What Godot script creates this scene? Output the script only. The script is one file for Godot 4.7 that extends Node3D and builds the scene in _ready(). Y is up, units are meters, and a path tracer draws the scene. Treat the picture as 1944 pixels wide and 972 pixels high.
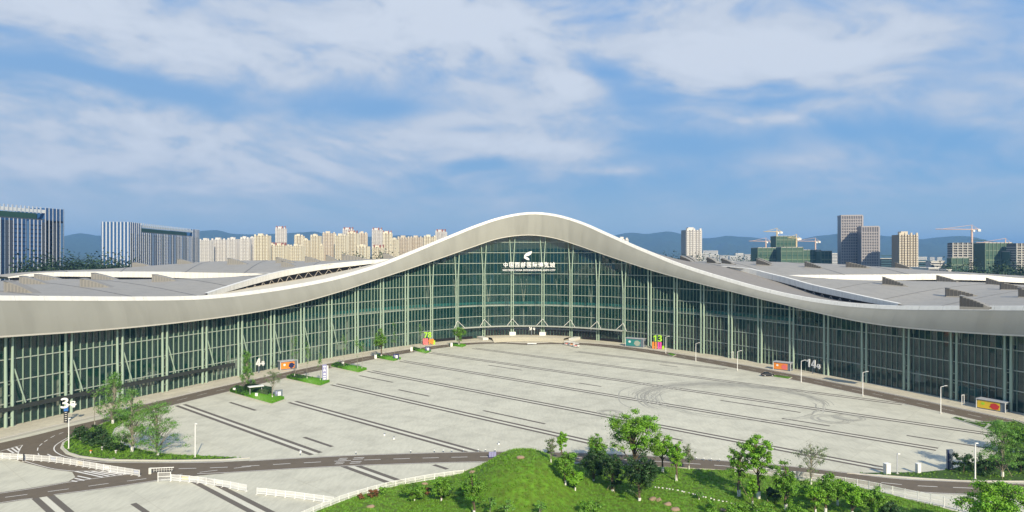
extends Node3D
# A wave-roofed exhibition hall round a concrete plaza, seen from a hovering viewpoint 45 m above the ground.
# Metres, y up; the viewpoint looks along -z.

const STRIPE_ANGLE := 42.4      # the plaza's paving lines, degrees from x towards z
const LINE_STEP := 24.8
var rng := RandomNumberGenerator.new()
var names := {}
var unit_box: BoxMesh
var M := {}

# ---------------------------------------------------------------- helpers
func lin(r: float, g: float, b: float) -> Color:
	return Color(r, g, b).linear_to_srgb()

func numbered(parent: Node, called: String) -> String:
	var key := str(parent.get_instance_id()) + called
	var n: int = names.get(key, 0)
	names[key] = n + 1
	return called if n == 0 else "%s_%03d" % [called, n]

func put(parent: Node, node: Node3D, called: String) -> Node3D:
	node.name = numbered(parent, called)
	parent.add_child(node, true)
	return node

func tag(o: Node, label: String, category: String, group := "", kind := "") -> Node:
	if label != "": o.set_meta("label", label)
	if category != "": o.set_meta("category", category)
	if group != "": o.set_meta("group", group)
	if kind != "": o.set_meta("kind", kind)
	return o

func thing(called: String, label: String, category: String, at := Vector3.ZERO, turn := 0.0, group := "") -> Node3D:
	var o := Node3D.new()
	put(self, o, called)
	o.position = at
	o.rotation.y = turn
	tag(o, label, category, group)
	return o

func inst(parent: Node, called: String, mesh: Mesh, m: Material) -> MeshInstance3D:
	var o := MeshInstance3D.new()
	o.mesh = mesh
	o.material_override = m
	put(parent, o, called)
	return o

func commit(parent: Node, called: String, st: SurfaceTool, m: Material) -> MeshInstance3D:
	return inst(parent, called, st.commit(), m)

func structure(called: String, st: SurfaceTool, m: Material, label := "") -> MeshInstance3D:
	var o := commit(self, called, st, m)
	tag(o, label, "", "", "structure")
	return o

func bar(parent: Node, called: String, m: Material, centre: Vector3, size: Vector3, turn := 0.0) -> MeshInstance3D:
	var o := inst(parent, called, unit_box, m)
	o.transform = Transform3D(Basis(Vector3.UP, turn).scaled_local(size), centre)
	return o

func begin() -> SurfaceTool:
	var st := SurfaceTool.new()
	st.begin(Mesh.PRIMITIVE_TRIANGLES)
	st.set_smooth_group(-1)
	return st

func done(st: SurfaceTool, smooth := false) -> SurfaceTool:
	st.generate_normals()
	return st

func tri(st: SurfaceTool, a: Vector3, b: Vector3, c: Vector3) -> void:
	st.add_vertex(a); st.add_vertex(b); st.add_vertex(c)

func quad(st: SurfaceTool, a: Vector3, b: Vector3, c: Vector3, d: Vector3) -> void:
	tri(st, a, b, c); tri(st, a, c, d)

func box(st: SurfaceTool, c: Vector3, s: Vector3, b := Basis()) -> void:
	var p := []
	for i in 8:
		p.append(c + b * (Vector3((i & 1) - 0.5, ((i >> 1) & 1) - 0.5, ((i >> 2) & 1) - 0.5) * s))
	for f in [[0, 2, 3, 1], [5, 7, 6, 4], [4, 6, 2, 0], [1, 3, 7, 5], [2, 6, 7, 3], [4, 0, 1, 5]]:
		quad(st, p[f[3]], p[f[2]], p[f[1]], p[f[0]])

func tube(st: SurfaceTool, a: Vector3, b: Vector3, ra: float, rb: float, n := 6) -> void:
	var d := (b - a).normalized()
	var u := d.cross(Vector3(0.31, 0.2, 0.93)).normalized()
	var v := d.cross(u)
	st.set_smooth_group(0)
	for i in n:
		var t0 := TAU * i / n
		var t1 := TAU * (i + 1) / n
		var e0 := u * cos(t0) + v * sin(t0)
		var e1 := u * cos(t1) + v * sin(t1)
		quad(st, a + e0 * ra, a + e1 * ra, b + e1 * rb, b + e0 * rb)
		st.set_smooth_group(-1)
		tri(st, b, b + e0 * rb, b + e1 * rb)
		st.set_smooth_group(0)
	st.set_smooth_group(-1)

func flat(st: SurfaceTool, poly: PackedVector2Array, y: float) -> void:
	var ix := Geometry2D.triangulate_polygon(poly)
	for i in range(0, ix.size(), 3):
		var a := poly[ix[i]]
		var b := poly[ix[i + 1]]
		var c := poly[ix[i + 2]]
		if (b - a).cross(c - a) < 0.0:
			var t := b; b = c; c = t
		tri(st, Vector3(a.x, y, a.y), Vector3(b.x, y, b.y), Vector3(c.x, y, c.y))

func block(st: SurfaceTool, poly: PackedVector2Array, y0: float, y1: float) -> void:
	flat(st, poly, y1)
	for i in poly.size():
		var a := poly[i]
		var b := poly[(i + 1) % poly.size()]
		quad(st, Vector3(a.x, y0, a.y), Vector3(b.x, y0, b.y), Vector3(b.x, y1, b.y), Vector3(a.x, y1, a.y))

func ribbon(st: SurfaceTool, pts: PackedVector2Array, half: float, y: float) -> void:
	for i in pts.size() - 1:
		var a0 := side_of(pts, i) * half
		var a1 := side_of(pts, i + 1) * half
		var p := pts[i]
		var q := pts[i + 1]
		quad(st, Vector3(p.x - a0.x, y, p.y - a0.y), Vector3(q.x - a1.x, y, q.y - a1.y), Vector3(q.x + a1.x, y, q.y + a1.y), Vector3(p.x + a0.x, y, p.y + a0.y))

func side_of(pts: PackedVector2Array, i: int) -> Vector2:
	var d := (pts[mini(i + 1, pts.size() - 1)] - pts[maxi(i - 1, 0)]).normalized()
	return Vector2(-d.y, d.x)

func shifted(pts: PackedVector2Array, by: float) -> PackedVector2Array:
	var out := PackedVector2Array()
	for i in pts.size():
		out.append(pts[i] + side_of(pts, i) * by)
	return out

func smooth_line(pts: Array, steps := 6) -> PackedVector2Array:
	var out := PackedVector2Array()
	for i in pts.size() - 1:
		var a: Vector2 = pts[maxi(i - 1, 0)]
		var b: Vector2 = pts[i]
		var c: Vector2 = pts[i + 1]
		var d: Vector2 = pts[mini(i + 2, pts.size() - 1)]
		for k in steps:
			out.append(b.cubic_interpolate(c, a, d, float(k) / steps))
	out.append(pts[-1])
	return out

func along(pts: PackedVector2Array, dist: float) -> Array:      # [point, direction] at a distance along a line
	var left := dist
	for i in pts.size() - 1:
		var l := pts[i].distance_to(pts[i + 1])
		if left <= l or i == pts.size() - 2:
			return [pts[i].lerp(pts[i + 1], left / l), (pts[i + 1] - pts[i]).normalized()]
		left -= l
	return [pts[0], Vector2.RIGHT]

func line_length(pts: PackedVector2Array) -> float:
	var l := 0.0
	for i in pts.size() - 1: l += pts[i].distance_to(pts[i + 1])
	return l

func table(t: Array, s: float) -> float:                          # smooth curve through [s, value] pairs
	for i in t.size() - 1:
		if s <= t[i + 1].x or i == t.size() - 2:
			var a: Vector2 = t[i]
			var b: Vector2 = t[i + 1]
			var p: Vector2 = t[maxi(i - 1, 0)]
			var q: Vector2 = t[mini(i + 2, t.size() - 1)]
			var w := b.x - a.x
			var u := clampf((s - a.x) / w, 0.0, 1.0)
			var ma := (b.y - p.y) / maxf(b.x - p.x, 0.01) * w
			var mb := (q.y - a.y) / maxf(q.x - a.x, 0.01) * w
			var u2 := u * u
			var u3 := u2 * u
			return (2 * u3 - 3 * u2 + 1) * a.y + (u3 - 2 * u2 + u) * ma + (3 * u2 - 2 * u3) * b.y + (u3 - u2) * mb
	return 0.0

# ---------------------------------------------------------------- materials
func grain(size: int, freq: float, lo: float, hi: float, sd: int, kind := FastNoiseLite.TYPE_SIMPLEX_SMOOTH, stretch := Vector2.ONE, tint_lo := Color.WHITE, tint_hi := Color.WHITE) -> ImageTexture:
	var n := FastNoiseLite.new()
	n.seed = sd
	n.noise_type = kind
	n.frequency = freq
	n.fractal_octaves = 5
	var src: Image
	if stretch == Vector2.ONE:
		src = n.get_seamless_image(size, size)
	else:
		src = n.get_seamless_image(int(size / stretch.x), int(size / stretch.y))
		src.resize(size, size, Image.INTERPOLATE_CUBIC)
	var im := Image.create(size, size, false, Image.FORMAT_RGB8)
	for y in size:
		for x in size:
			var v := src.get_pixel(x, y).r
			var g := lerpf(lo, hi, v)
			var c := tint_lo.lerp(tint_hi, v)
			im.set_pixel(x, y, Color(g * c.r, g * c.g, g * c.b))
	return ImageTexture.create_from_image(im)

func mat(r: float, g: float, b: float, rough := 0.8, metal := 0.0, tex: Texture2D = null, per_metre := 0.1, over: Texture2D = null) -> StandardMaterial3D:
	var m := StandardMaterial3D.new()
	m.albedo_color = lin(r, g, b)
	m.roughness = rough
	m.metallic = metal
	if tex:
		m.albedo_texture = tex
		m.uv1_triplanar = true
		m.uv1_world_triplanar = true
		m.uv1_scale = Vector3.ONE * per_metre
	if over:
		m.detail_enabled = true
		m.detail_albedo = over
		m.detail_blend_mode = BaseMaterial3D.BLEND_MODE_MUL
		m.detail_uv_layer = BaseMaterial3D.DETAIL_UV_2
		m.uv2_triplanar = true
		m.uv2_world_triplanar = true
		m.uv2_scale = Vector3.ONE * per_metre * 6.3
	return m

func leaf_mat(r: float, g: float, b: float) -> StandardMaterial3D:
	var m := mat(r, g, b, 0.55)
	m.vertex_color_use_as_albedo = true
	m.cull_mode = BaseMaterial3D.CULL_DISABLED
	m.backlight_enabled = true
	m.backlight = Color(0.55, 0.6, 0.35)
	return m

func make_materials() -> void:
	unit_box = BoxMesh.new()
	unit_box.size = Vector3.ONE
	var coarse := grain(512, 0.012, 0.92, 1.06, 3)
	var fine := grain(512, 0.06, 0.90, 1.09, 5)
	var streak := grain(512, 0.02, 0.91, 1.07, 8, FastNoiseLite.TYPE_SIMPLEX_SMOOTH, Vector2(1.0, 6.0))
	var turf := grain(512, 0.02, 0.62, 1.0, 11, FastNoiseLite.TYPE_SIMPLEX_SMOOTH, Vector2.ONE, Color(1.0, 0.84, 0.6), Color(0.9, 1.0, 0.9))
	var even := grain(512, 0.02, 0.95, 1.02, 13, FastNoiseLite.TYPE_SIMPLEX_SMOOTH, Vector2(1.0, 5.0))
	var blotch := grain(512, 0.02, 0.5, 1.4, 17, FastNoiseLite.TYPE_SIMPLEX_SMOOTH, Vector2.ONE, Color(1, 0.95, 0.85), Color(0.9, 1, 0.95))
	for i in 6:
		var k: float = [1.0, 0.975, 1.02, 0.955, 1.035, 0.985][i]
		M["slab%d" % i] = mat(0.555 * k, 0.54 * k, 0.435 * k, 0.85, 0.0, coarse, 0.017, even)
	M.joint = mat(0.40, 0.385, 0.32, 0.9)
	M.stripe = mat(0.13, 0.112, 0.09, 0.8, 0.0, fine, 0.25)
	M.band_mid = mat(0.62, 0.60, 0.50, 0.85, 0.0, fine, 0.12)
	M.asphalt = mat(0.14, 0.112, 0.078, 0.85, 0.0, coarse, 0.06, fine)
	M.paint = mat(0.74, 0.72, 0.68, 0.7, 0.0, fine, 0.3)
	for i in 3:
		var k: float = [1.0, 0.93, 1.06][i]
		M["paver%d" % i] = mat(0.56 * k, 0.52 * k, 0.41 * k, 0.85, 0.0, coarse, 0.11, fine)
	M.kerb = mat(0.5, 0.48, 0.43, 0.8, 0.0, fine, 0.2)
	M.lawn = mat(0.165, 0.345, 0.018, 0.9, 0.0, turf, 0.06, coarse)
	M.lawn_dark = mat(0.06, 0.155, 0.012, 0.9, 0.0, turf, 0.13, coarse)
	M.far_ground = mat(0.12, 0.16, 0.10, 0.95, 0.0, blotch, 0.0013)
	M.hill = mat(0.045, 0.075, 0.035, 0.95, 0.0, blotch, 0.0016, coarse)
	for i in 3:
		var k: float = [1.0, 0.975, 1.02][i]
		M["fascia%d" % i] = mat(0.294 * k, 0.293 * k, 0.258 * k, 0.85, 0.0, streak, 0.012)
		M["fascia%d" % i].metallic_specular = 0.25
	M.cap = mat(0.76, 0.745, 0.69, 0.5, 0.0, streak, 0.06)
	M.roof = mat(0.33, 0.312, 0.275, 0.65, 0.0, coarse, 0.02, streak)
	M.roof_seam = mat(0.16, 0.16, 0.16, 0.7)
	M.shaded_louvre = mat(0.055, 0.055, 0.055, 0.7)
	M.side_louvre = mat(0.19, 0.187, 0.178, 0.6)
	M.gutter = mat(0.25, 0.232, 0.21, 0.8, 0.0, coarse, 0.05, fine)
	M.canopy = mat(0.62, 0.56, 0.43, 0.7, 0.0, coarse, 0.05, fine)
	M.soffit = mat(0.34, 0.33, 0.29, 0.7)
	M.trim = mat(0.58, 0.55, 0.48, 0.6)
	M.entrance = mat(0.42, 0.44, 0.40, 0.6)
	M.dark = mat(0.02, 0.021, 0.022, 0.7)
	M.truss = mat(0.42, 0.38, 0.33, 0.6)
	M.louvre = mat(0.03, 0.032, 0.035, 0.6)
	M.vent = mat(0.25, 0.24, 0.22, 0.6, 0.0, fine, 0.4)
	var glass := StandardMaterial3D.new()
	glass.albedo_color = Color(lin(0.008, 0.066, 0.060), 0.40)
	glass.transparency = BaseMaterial3D.TRANSPARENCY_ALPHA
	glass.roughness = 0.05
	glass.metallic_specular = 0.72
	M.glass = glass
	M.mullion = mat(0.27, 0.37, 0.295, 0.5)
	M.transom = mat(0.40, 0.45, 0.39, 0.5)
	M.column = mat(0.32, 0.42, 0.33, 0.5)
	M.bracket = mat(0.17, 0.22, 0.17, 0.6)
	M.white = mat(0.80, 0.80, 0.78, 0.5)
	M.off_white = mat(0.66, 0.65, 0.60, 0.6, 0.0, fine, 0.5)
	M.inner_wall = mat(0.02, 0.055, 0.052, 0.8, 0.0, coarse, 0.05)
	M.inner_floor = mat(0.09, 0.12, 0.115, 0.4)
	M.inner_slab = mat(0.5, 0.56, 0.5, 0.6)
	M.inner_column = mat(0.36, 0.40, 0.33, 0.6)
	M.teal = mat(0.03, 0.22, 0.21, 0.5)
	M.metal = mat(0.62, 0.63, 0.66, 0.45, 0.4)
	M.porch = mat(0.03, 0.036, 0.033, 0.6)
	M.black = mat(0.012, 0.012, 0.014, 0.35)
	M.car_paint = mat(0.006, 0.007, 0.014, 0.12)
	M.car_paint.clearcoat_enabled = true
	M.car_paint.clearcoat = 1.0
	M.car_glass = mat(0.01, 0.012, 0.014, 0.08)
	M.rubber = mat(0.015, 0.015, 0.015, 0.9)
	M.red = mat(0.55, 0.035, 0.03, 0.5)
	M.orange = mat(0.75, 0.24, 0.03, 0.5)
	M.yellow = mat(0.72, 0.50, 0.03, 0.5)
	M.lime = mat(0.36, 0.66, 0.03, 0.5)
	M.pink = mat(0.70, 0.07, 0.35, 0.5)
	M.salmon = mat(0.70, 0.16, 0.16, 0.5)
	M.blue = mat(0.02, 0.13, 0.42, 0.5)
	M.navy = mat(0.015, 0.025, 0.09, 0.5)
	M.violet = mat(0.27, 0.27, 0.46, 0.5)
	M.slate = mat(0.13, 0.16, 0.20, 0.5)
	M.bark = mat(0.12, 0.09, 0.06, 0.9, 0.0, fine, 0.8)
	M.pale_bark = mat(0.26, 0.24, 0.19, 0.9, 0.0, fine, 0.8)
	M.lime_wash = mat(0.72, 0.71, 0.66, 0.9)
	M.stake = mat(0.30, 0.26, 0.16, 0.9)
	M.rock = mat(0.30, 0.215, 0.145, 0.9, 0.0, fine, 0.5)
	M.bright_leaf = leaf_mat(0.18, 0.40, 0.02)
	M.mid_leaf = leaf_mat(0.14, 0.31, 0.024)
	M.dark_leaf = leaf_mat(0.035, 0.092, 0.02)
	M.feather_leaf = leaf_mat(0.14, 0.31, 0.05)
	M.pale_leaf = leaf_mat(0.17, 0.24, 0.11)
	M.red_leaf = leaf_mat(0.22, 0.10, 0.04)
	M.hedge_leaf = leaf_mat(0.13, 0.37, 0.014)
	M.wood_leaf = leaf_mat(0.03, 0.065, 0.02)
	for i in 3:
		var k: float = [0.37, 0.42, 0.31][i]
		M["rubber_mark%d" % i] = mat(k, k * 0.97, k * 0.82, 0.85, 0.0, coarse, 0.05)

# ---------------------------------------------------------------- sky
func make_sky() -> PanoramaSkyMaterial:
	var w := 3072
	var h := 1536
	var im := Image.create(w, h, false, Image.FORMAT_RGBF)
	var big := FastNoiseLite.new()
	big.seed = 21; big.frequency = 1.0; big.fractal_octaves = 4; big.fractal_gain = 0.5
	var puff := FastNoiseLite.new()
	puff.seed = 46; puff.frequency = 1.0; puff.fractal_octaves = 6; puff.fractal_gain = 0.6
	var warp := FastNoiseLite.new()
	warp.seed = 9; warp.frequency = 1.0; warp.fractal_octaves = 3
	# banks and gaps: azimuth, elevation, half width, half height (degrees), amount
	var banks := [[-26, 8.5, 22, 3.0, 0.18], [-5, 9.5, 12, 2.0, 0.10], [-31, 16.6, 11, 2.2, 0.56], [-21, 14.0, 8, 1.8, 0.22], [-10, 17.6, 8, 2.6, 0.42], [-3, 18.2, 6.0, 2.6, 0.72], [4.6, 13.6, 2.8, 1.5, 0.6], [17, 15.6, 10, 2.4, 0.44], [26, 14.0, 10, 3.0, 0.22], [22, 18.5, 14, 2, 0.12],
		[3, 8.8, 7, 0.8, 0.42], [9.0, 7.0, 3, 0.4, 0.26], [21.4, 10.3, 1.8, 0.5, 0.40], [18.6, 10.4, 0.9, 0.3, 0.3], [33, 9, 4, 0.8, 0.2], [-27, 9.0, 14, 1.5, 0.10], [-8, 9.8, 6, 1.0, 0.12],
		[-34, 12.6, 8, 0.9, -0.34], [-25, 11.8, 5, 0.7, -0.22], [-17, 12.4, 6, 1.0, -0.26], [-10, 12.2, 4, 0.8, -0.28], [-24, 17.6, 4, 0.9, -0.24], [8.2, 15.4, 3.6, 2.2, -0.44], [11, 12.6, 4, 1.1, -0.22], [-3, 10.2, 3, 0.5, -0.34], [13, 8.4, 9, 1.0, -0.32],
		[29, 9.0, 7, 1.0, -0.26], [-4, 7.6, 4, 0.4, -0.24], [11, 5.4, 12, 1.2, -0.14], [-37, 20.0, 5, 1.2, -0.28], [33, 12.0, 3, 1.0, -0.16]]
	for y in h:
		var el := (0.5 - (y + 0.5) / h) * PI
		if el < -0.02:
			for x in w:
				im.set_pixel(x, y, Color(0.20, 0.23, 0.23))
			continue
		var up := sin(maxf(el, 0.0))
		var deg := rad_to_deg(el)
		var step := 1 if deg < 26.0 else 2
		for x in range(0, w, step):
			var az := wrapf((x + 0.5) / w * TAU, -PI, PI)        # column 0 looks along -z
			var d := Vector3(sin(az) * cos(el), up, cos(az) * cos(el))
			var a_deg := rad_to_deg(az)
			# clear air: deeper blue high up, paler low down, milkier on the left
			var left := 0.5 - 0.5 * sin(az + 0.30)
			var t := pow(1.0 - up, 3.4)
			var c := Color(0.115, 0.27, 0.58).lerp(Color(0.185, 0.365, 0.54), t)
			c = c.lerp(Color(0.27, 0.365, 0.485), clampf(1.1 * left * t, 0.0, 1.0))
			c = c.lerp(Color(0.335, 0.445, 0.525), 0.95 * (1.0 - smoothstep(0.0, 7.0, deg)))
			var s := Vector3(d.x, d.y * 2.6 + 0.12 * d.x, d.z)
			var wv := Vector3(warp.get_noise_3dv(s * 2.2), warp.get_noise_3dv(s * 2.2 + Vector3(7, 3, 1)), 0.0)
			var veil := big.get_noise_3dv(s * 2.6 + wv * 0.35) * 0.5 + 0.5
			var s2 := Vector3(d.x, d.y * 2.7 + 0.2 * d.x, d.z)
			var fibre := puff.get_noise_3dv(s2 * 9.0 + wv * 0.8) * 0.5 + 0.5
			var amount := 0.42 * veil + 0.40 * fibre + 0.16
			for b in banks:
				var da: float = (a_deg - b[0]) / b[2]
				if absf(da) > 2.2: continue
				var de: float = (deg - b[1] + 0.04 * (a_deg - b[0])) / b[3] + wv.x * 1.6
				if absf(de) > 2.2: continue
				amount += 0.72 * b[4] * exp(-da * da - de * de) * (0.1 + 1.8 * fibre)
			amount -= 0.05 * (1.0 - smoothstep(4.0, 11.0, deg))
			amount = 0.55 + (amount - 0.56) * 1.4
			var cover := smoothstep(0.25, 0.92, amount)
			cover *= smoothstep(-1.0, 7.0, deg)
			var white := Color(0.42, 0.475, 0.565).lerp(Color(0.50, 0.55, 0.63), smoothstep(0.60, 1.15, amount))
			c = c.lerp(white, minf(cover * 1.05, 0.96))
			im.set_pixel(x, y, c)
			if step == 2: im.set_pixel(x + 1, y, c)
	var sky := PanoramaSkyMaterial.new()
	sky.panorama = ImageTexture.create_from_image(im)
	return sky

# ---------------------------------------------------------------- the hall's plan and profile
const APEX := Vector2(6, -378)
const LIP: Array[Vector2] = [Vector2(-330, 39), Vector2(-257, 34.8), Vector2(-217, 32.3), Vector2(-190, 31.1), Vector2(-170, 31.4), Vector2(-143, 33.1), Vector2(-117, 36.0), Vector2(-91, 41.0), Vector2(-67, 47.9), Vector2(-42, 56.4), Vector2(-27, 61.9), Vector2(-12, 66.7), Vector2(3, 69.2), Vector2(17, 68.2), Vector2(33, 63.7), Vector2(49, 57.2), Vector2(66, 50.6), Vector2(82, 45.2), Vector2(92, 42.1), Vector2(107, 38.4), Vector2(126, 34.5), Vector2(143, 31.5), Vector2(160, 29.3), Vector2(175, 28.2), Vector2(189, 27.9), Vector2(204, 28.3), Vector2(221, 29.4), Vector2(243, 30.9), Vector2(300, 35.5)]
const EAVE: Array[Vector2] = [Vector2(-330, 28), Vector2(-258, 24.5), Vector2(-228, 23.3), Vector2(-200, 23.0), Vector2(-169, 23.7), Vector2(-145, 25.6), Vector2(-117, 29.7), Vector2(-89, 35.3), Vector2(-72, 39.0), Vector2(-51, 44.2), Vector2(-30, 50.2), Vector2(-14, 54.8), Vector2(3, 56.6), Vector2(18, 55.0), Vector2(34, 50.5), Vector2(51, 45.4), Vector2(67, 41.2), Vector2(84, 37.2), Vector2(108, 32.8), Vector2(127, 29.9), Vector2(145, 27.3), Vector2(161, 25.2), Vector2(176, 23.3), Vector2(190, 22.0), Vector2(204, 21.5), Vector2(222, 21.8), Vector2(244, 22.8), Vector2(300, 27)]
var plan_x := PackedFloat32Array()      # x for every metre of arc from -340 to 340

func plan_z(x: float) -> float:
	return APEX.y + (0.0103 if x < APEX.x else 0.0094) * (x - APEX.x) * (x - APEX.x)

func make_plan() -> void:
	plan_x.resize(681)
	for way in [-1.0, 1.0]:
		var x := APEX.x
		for i in 341:
			plan_x[340 + int(way) * i] = x
			for k in 20:
				var s := 2.0 * (0.0103 if way < 0.0 else 0.0094) * (x - APEX.x)
				x += way * 0.05 / sqrt(1.0 + s * s)

func at_arc(s: float) -> Vector2:
	var i := clampi(int(floor(s + 340.0)), 0, 679)
	var x := lerpf(plan_x[i], plan_x[i + 1], s + 340.0 - i)
	return Vector2(x, plan_z(x))

func facing(s: float) -> Vector2:         # unit normal of the glass towards the plaza
	var d := (at_arc(s + 0.6) - at_arc(s - 0.6)).normalized()
	return Vector2(-d.y, d.x)

func hall(s: float, out: float, y: float) -> Vector3:
	var p := at_arc(s) + facing(s) * out
	return Vector3(p.x, y, p.y)

func turn_at(s: float) -> float:
	var n := facing(s)
	return atan2(n.x, n.y)

func lip(s: float) -> float: return table(LIP, s)
func eave(s: float) -> float: return table(EAVE, s)
func apron(s: float) -> float: return 10.5 + 15.5 * exp(-pow((s - 2.7) / 30.0, 2.0))    # width of the pavement before the glass

# ---------------------------------------------------------------- ground, plaza, roads
func grid_dir() -> Vector2: return Vector2.from_angle(deg_to_rad(STRIPE_ANGLE))

func on_grid(q: float, r: float) -> Vector2:      # q across the paving lines, r along them
	var d := grid_dir()
	return d * r + Vector2(-d.y, d.x) * q

func sheet(st: SurfaceTool, poly: PackedVector2Array, cell: float, height: Callable) -> void:
	var lo := poly[0]
	var hi := poly[0]
	for p in poly:
		lo = lo.min(p); hi = hi.max(p)
	for iy in int(ceil((hi.y - lo.y) / cell)):
		for ix in int(ceil((hi.x - lo.x) / cell)):
			var a := lo + Vector2(ix, iy) * cell
			var sq := PackedVector2Array([a, a + Vector2(cell, 0), a + Vector2(cell, cell), a + Vector2(0, cell)])
			for piece in Geometry2D.intersect_polygons(sq, poly):
				var t := Geometry2D.triangulate_polygon(piece)
				for k in range(0, t.size(), 3):
					var p: Array = [piece[t[k]], piece[t[k + 1]], piece[t[k + 2]]]
					if (p[1] - p[0]).cross(p[2] - p[0]) < 0.0: p = [p[0], p[2], p[1]]
					for v in p:
						var o := Vector3(v.x, height.call(v), v.y)
						var e := 0.2
						var hx: float = height.call(v + Vector2(e, 0)) - height.call(v - Vector2(e, 0))
						var hz: float = height.call(v + Vector2(0, e)) - height.call(v - Vector2(0, e))
						st.set_normal(Vector3(-hx, 2 * e, -hz).normalized())
						st.add_vertex(o)

func lawn_height(v: Vector2) -> float:
	return 0.15 + 6.3 * exp(-pow(pow((v.x - 2.5) / 9.6, 2) + pow((v.y + 132.5) / 13.0, 2), 1.45)) + 0.9 * exp(-pow((v.x - 42) / 22.0, 2) - pow((v.y + 126) / 9.0, 2))

func make_ground() -> void:
	var st := begin()
	var rings := [0.0, 400.0, 1200.0, 3000.0, 7000.0, 16000.0]
	for i in 5:
		for k in 48:
			var a := Vector2.from_angle(TAU * k / 48)
			var b := Vector2.from_angle(TAU * (k + 1) / 48)
			var p := [a * rings[i], b * rings[i], b * rings[i + 1], a * rings[i + 1]]
			quad(st, Vector3(p[0].x, -0.4, p[0].y), Vector3(p[1].x, -0.4, p[1].y), Vector3(p[2].x, -0.4, p[2].y), Vector3(p[3].x, -0.4, p[3].y))
	structure("ground", done(st), M.far_ground, "flat green and grey land running out to the hills")

	st = begin()
	flat(st, PackedVector2Array([Vector2(-330, -60), Vector2(-330, -420), Vector2(330, -420), Vector2(330, -60)]), -0.02)
	structure("plaza_base", done(st), M.joint, "grey joints under the concrete slabs of the plaza")

	# the concrete of the plaza, slab by slab between the paving lines
	var plaza := Node3D.new()
	put(self, plaza, "plaza")
	tag(plaza, "wide pale concrete plaza crossed by dark diagonal paving lines", "", "", "structure")
	var reach := PackedVector2Array()
	for i in 61:
		var s := -300.0 + i * 10.0
		var p := at_arc(s) + facing(s) * (apron(s) + 2.0)
		reach.append(p)
	reach.append(Vector2(172, -104)); reach.append(Vector2(60, -104)); reach.append(Vector2(-172, -104))
	var side := LINE_STEP / 2.0
	var whole := begin()
	flat(whole, PackedVector2Array([Vector2(-side, -side) / 2.0 + Vector2(0.03, 0.03), Vector2(side, -side) / 2.0 + Vector2(-0.03, 0.03), Vector2(side, side) / 2.0 - Vector2(0.03, 0.03), Vector2(-side, side) / 2.0 + Vector2(0.03, -0.03)]), 0.0)
	var whole_mesh := done(whole).commit()
	var loose := begin()
	var count := 0
	for iq in range(-24, 8):
		for ir in range(-24, 24):
			var q := -84.6 + (iq + 0.5) * side
			var r := (ir + 0.5) * side + 3.0
			var c := on_grid(q, r)
			var d := grid_dir() * (side / 2.0 - 0.03)
			var e := Vector2(-d.y, d.x)
			var sq := PackedVector2Array([c - d - e, c + d - e, c + d + e, c - d + e])
			for piece in Geometry2D.intersect_polygons(sq, reach):
				var area := 0.0
				for k in piece.size(): area += piece[k].cross(piece[(k + 1) % piece.size()]) / 2.0
				if absf(area) < 2.0: continue
				var m: Material = M["slab%d" % (rng.randi() % 6)]
				if count > 292:
					flat(loose, piece, 0.0)
				elif absf(area) > side * side - 4.0:
					var o := inst(plaza, "slab", whole_mesh, m)
					o.position = Vector3(c.x, 0, c.y)
					o.rotation.y = -deg_to_rad(STRIPE_ANGLE)
				else:
					var one := begin()
					flat(one, piece, 0.0)
					commit(plaza, "slab", done(one), m)
				count += 1
	if count > 293:
		tag(commit(plaza, "slab_edges", done(loose), M.slab0), "", "", "", "stuff")

	# dark paving lines: pairs every 24.8 m, and single dashes half way between
	var lines := [[-35.0, -151, -90], [-58.8, -139, -90], [-84.6, -213.0, -137.5], [-84.6, -127, -96], [-109.7, -192, -108.5], [-134.5, -207.5, -96], [-159.6, -221, -39], [-184.0, -232, -34], [-208.6, -242, -26], [-233.0, -238, -52], [-257.6, -194, -120]]
	for l in lines:
		var w := 0.56
		for sgn in [-1.0, 1.0]:
			st = begin()
			var q: float = l[0] + sgn * 1.15
			flat(st, PackedVector2Array([on_grid(q - w, l[1]), on_grid(q + w, l[1]), on_grid(q + w, l[2]), on_grid(q - w, l[2])]), 0.006)
			commit(plaza, "paving_line", done(st), M.stripe)
		st = begin()
		flat(st, PackedVector2Array([on_grid(l[0] - 0.5, l[1]), on_grid(l[0] + 0.5, l[1]), on_grid(l[0] + 0.5, l[2]), on_grid(l[0] - 0.5, l[2])]), 0.005)
		commit(plaza, "pale_line", done(st), M.band_mid)
	for d in [[Vector2(-86.92, -209.62), Vector2(-74.49, -198.89)], [Vector2(-51.67, -169.40), Vector2(-42.39, -160.98)], [Vector2(-38.44, -229.43), Vector2(-26.39, -219.08)], [Vector2(-57.49, -256.72), Vector2(-42.38, -242.81)], [Vector2(-8.72, -198.21), Vector2(9.20, -183.25)], [Vector2(-17.00, -146.79), Vector2(-13.48, -144.25)], [Vector2(64.95, -212.68), Vector2(83.03, -196.21)], [Vector2(74.95, -189.20), Vector2(84.01, -180.42)], [Vector2(99.26, -171.40), Vector2(111.27, -159.22)], [Vector2(23.90, -241.80), Vector2(30.67, -234.98)], [Vector2(38.87, -168.91), Vector2(41.66, -166.50)], [Vector2(-69.17, -123.73), Vector2(-63.70, -119.91)], [Vector2(-9.57, -281.52), Vector2(3.73, -268.55)], [Vector2(61.82, -282.89), Vector2(66.54, -276.18)]]:
		var mid: Vector2 = (d[0] + d[1]) / 2.0
		var half: Vector2 = grid_dir() * (d[1] - d[0]).length() / 2.0
		st = begin()
		ribbon(st, PackedVector2Array([mid - half, mid + half]), 0.5, 0.006)
		commit(plaza, "paving_dash", done(st), M.stripe)
	# rubber left by turning cars: thin arcs round one centre
	var c0 := Vector2(69, -212)
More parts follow.
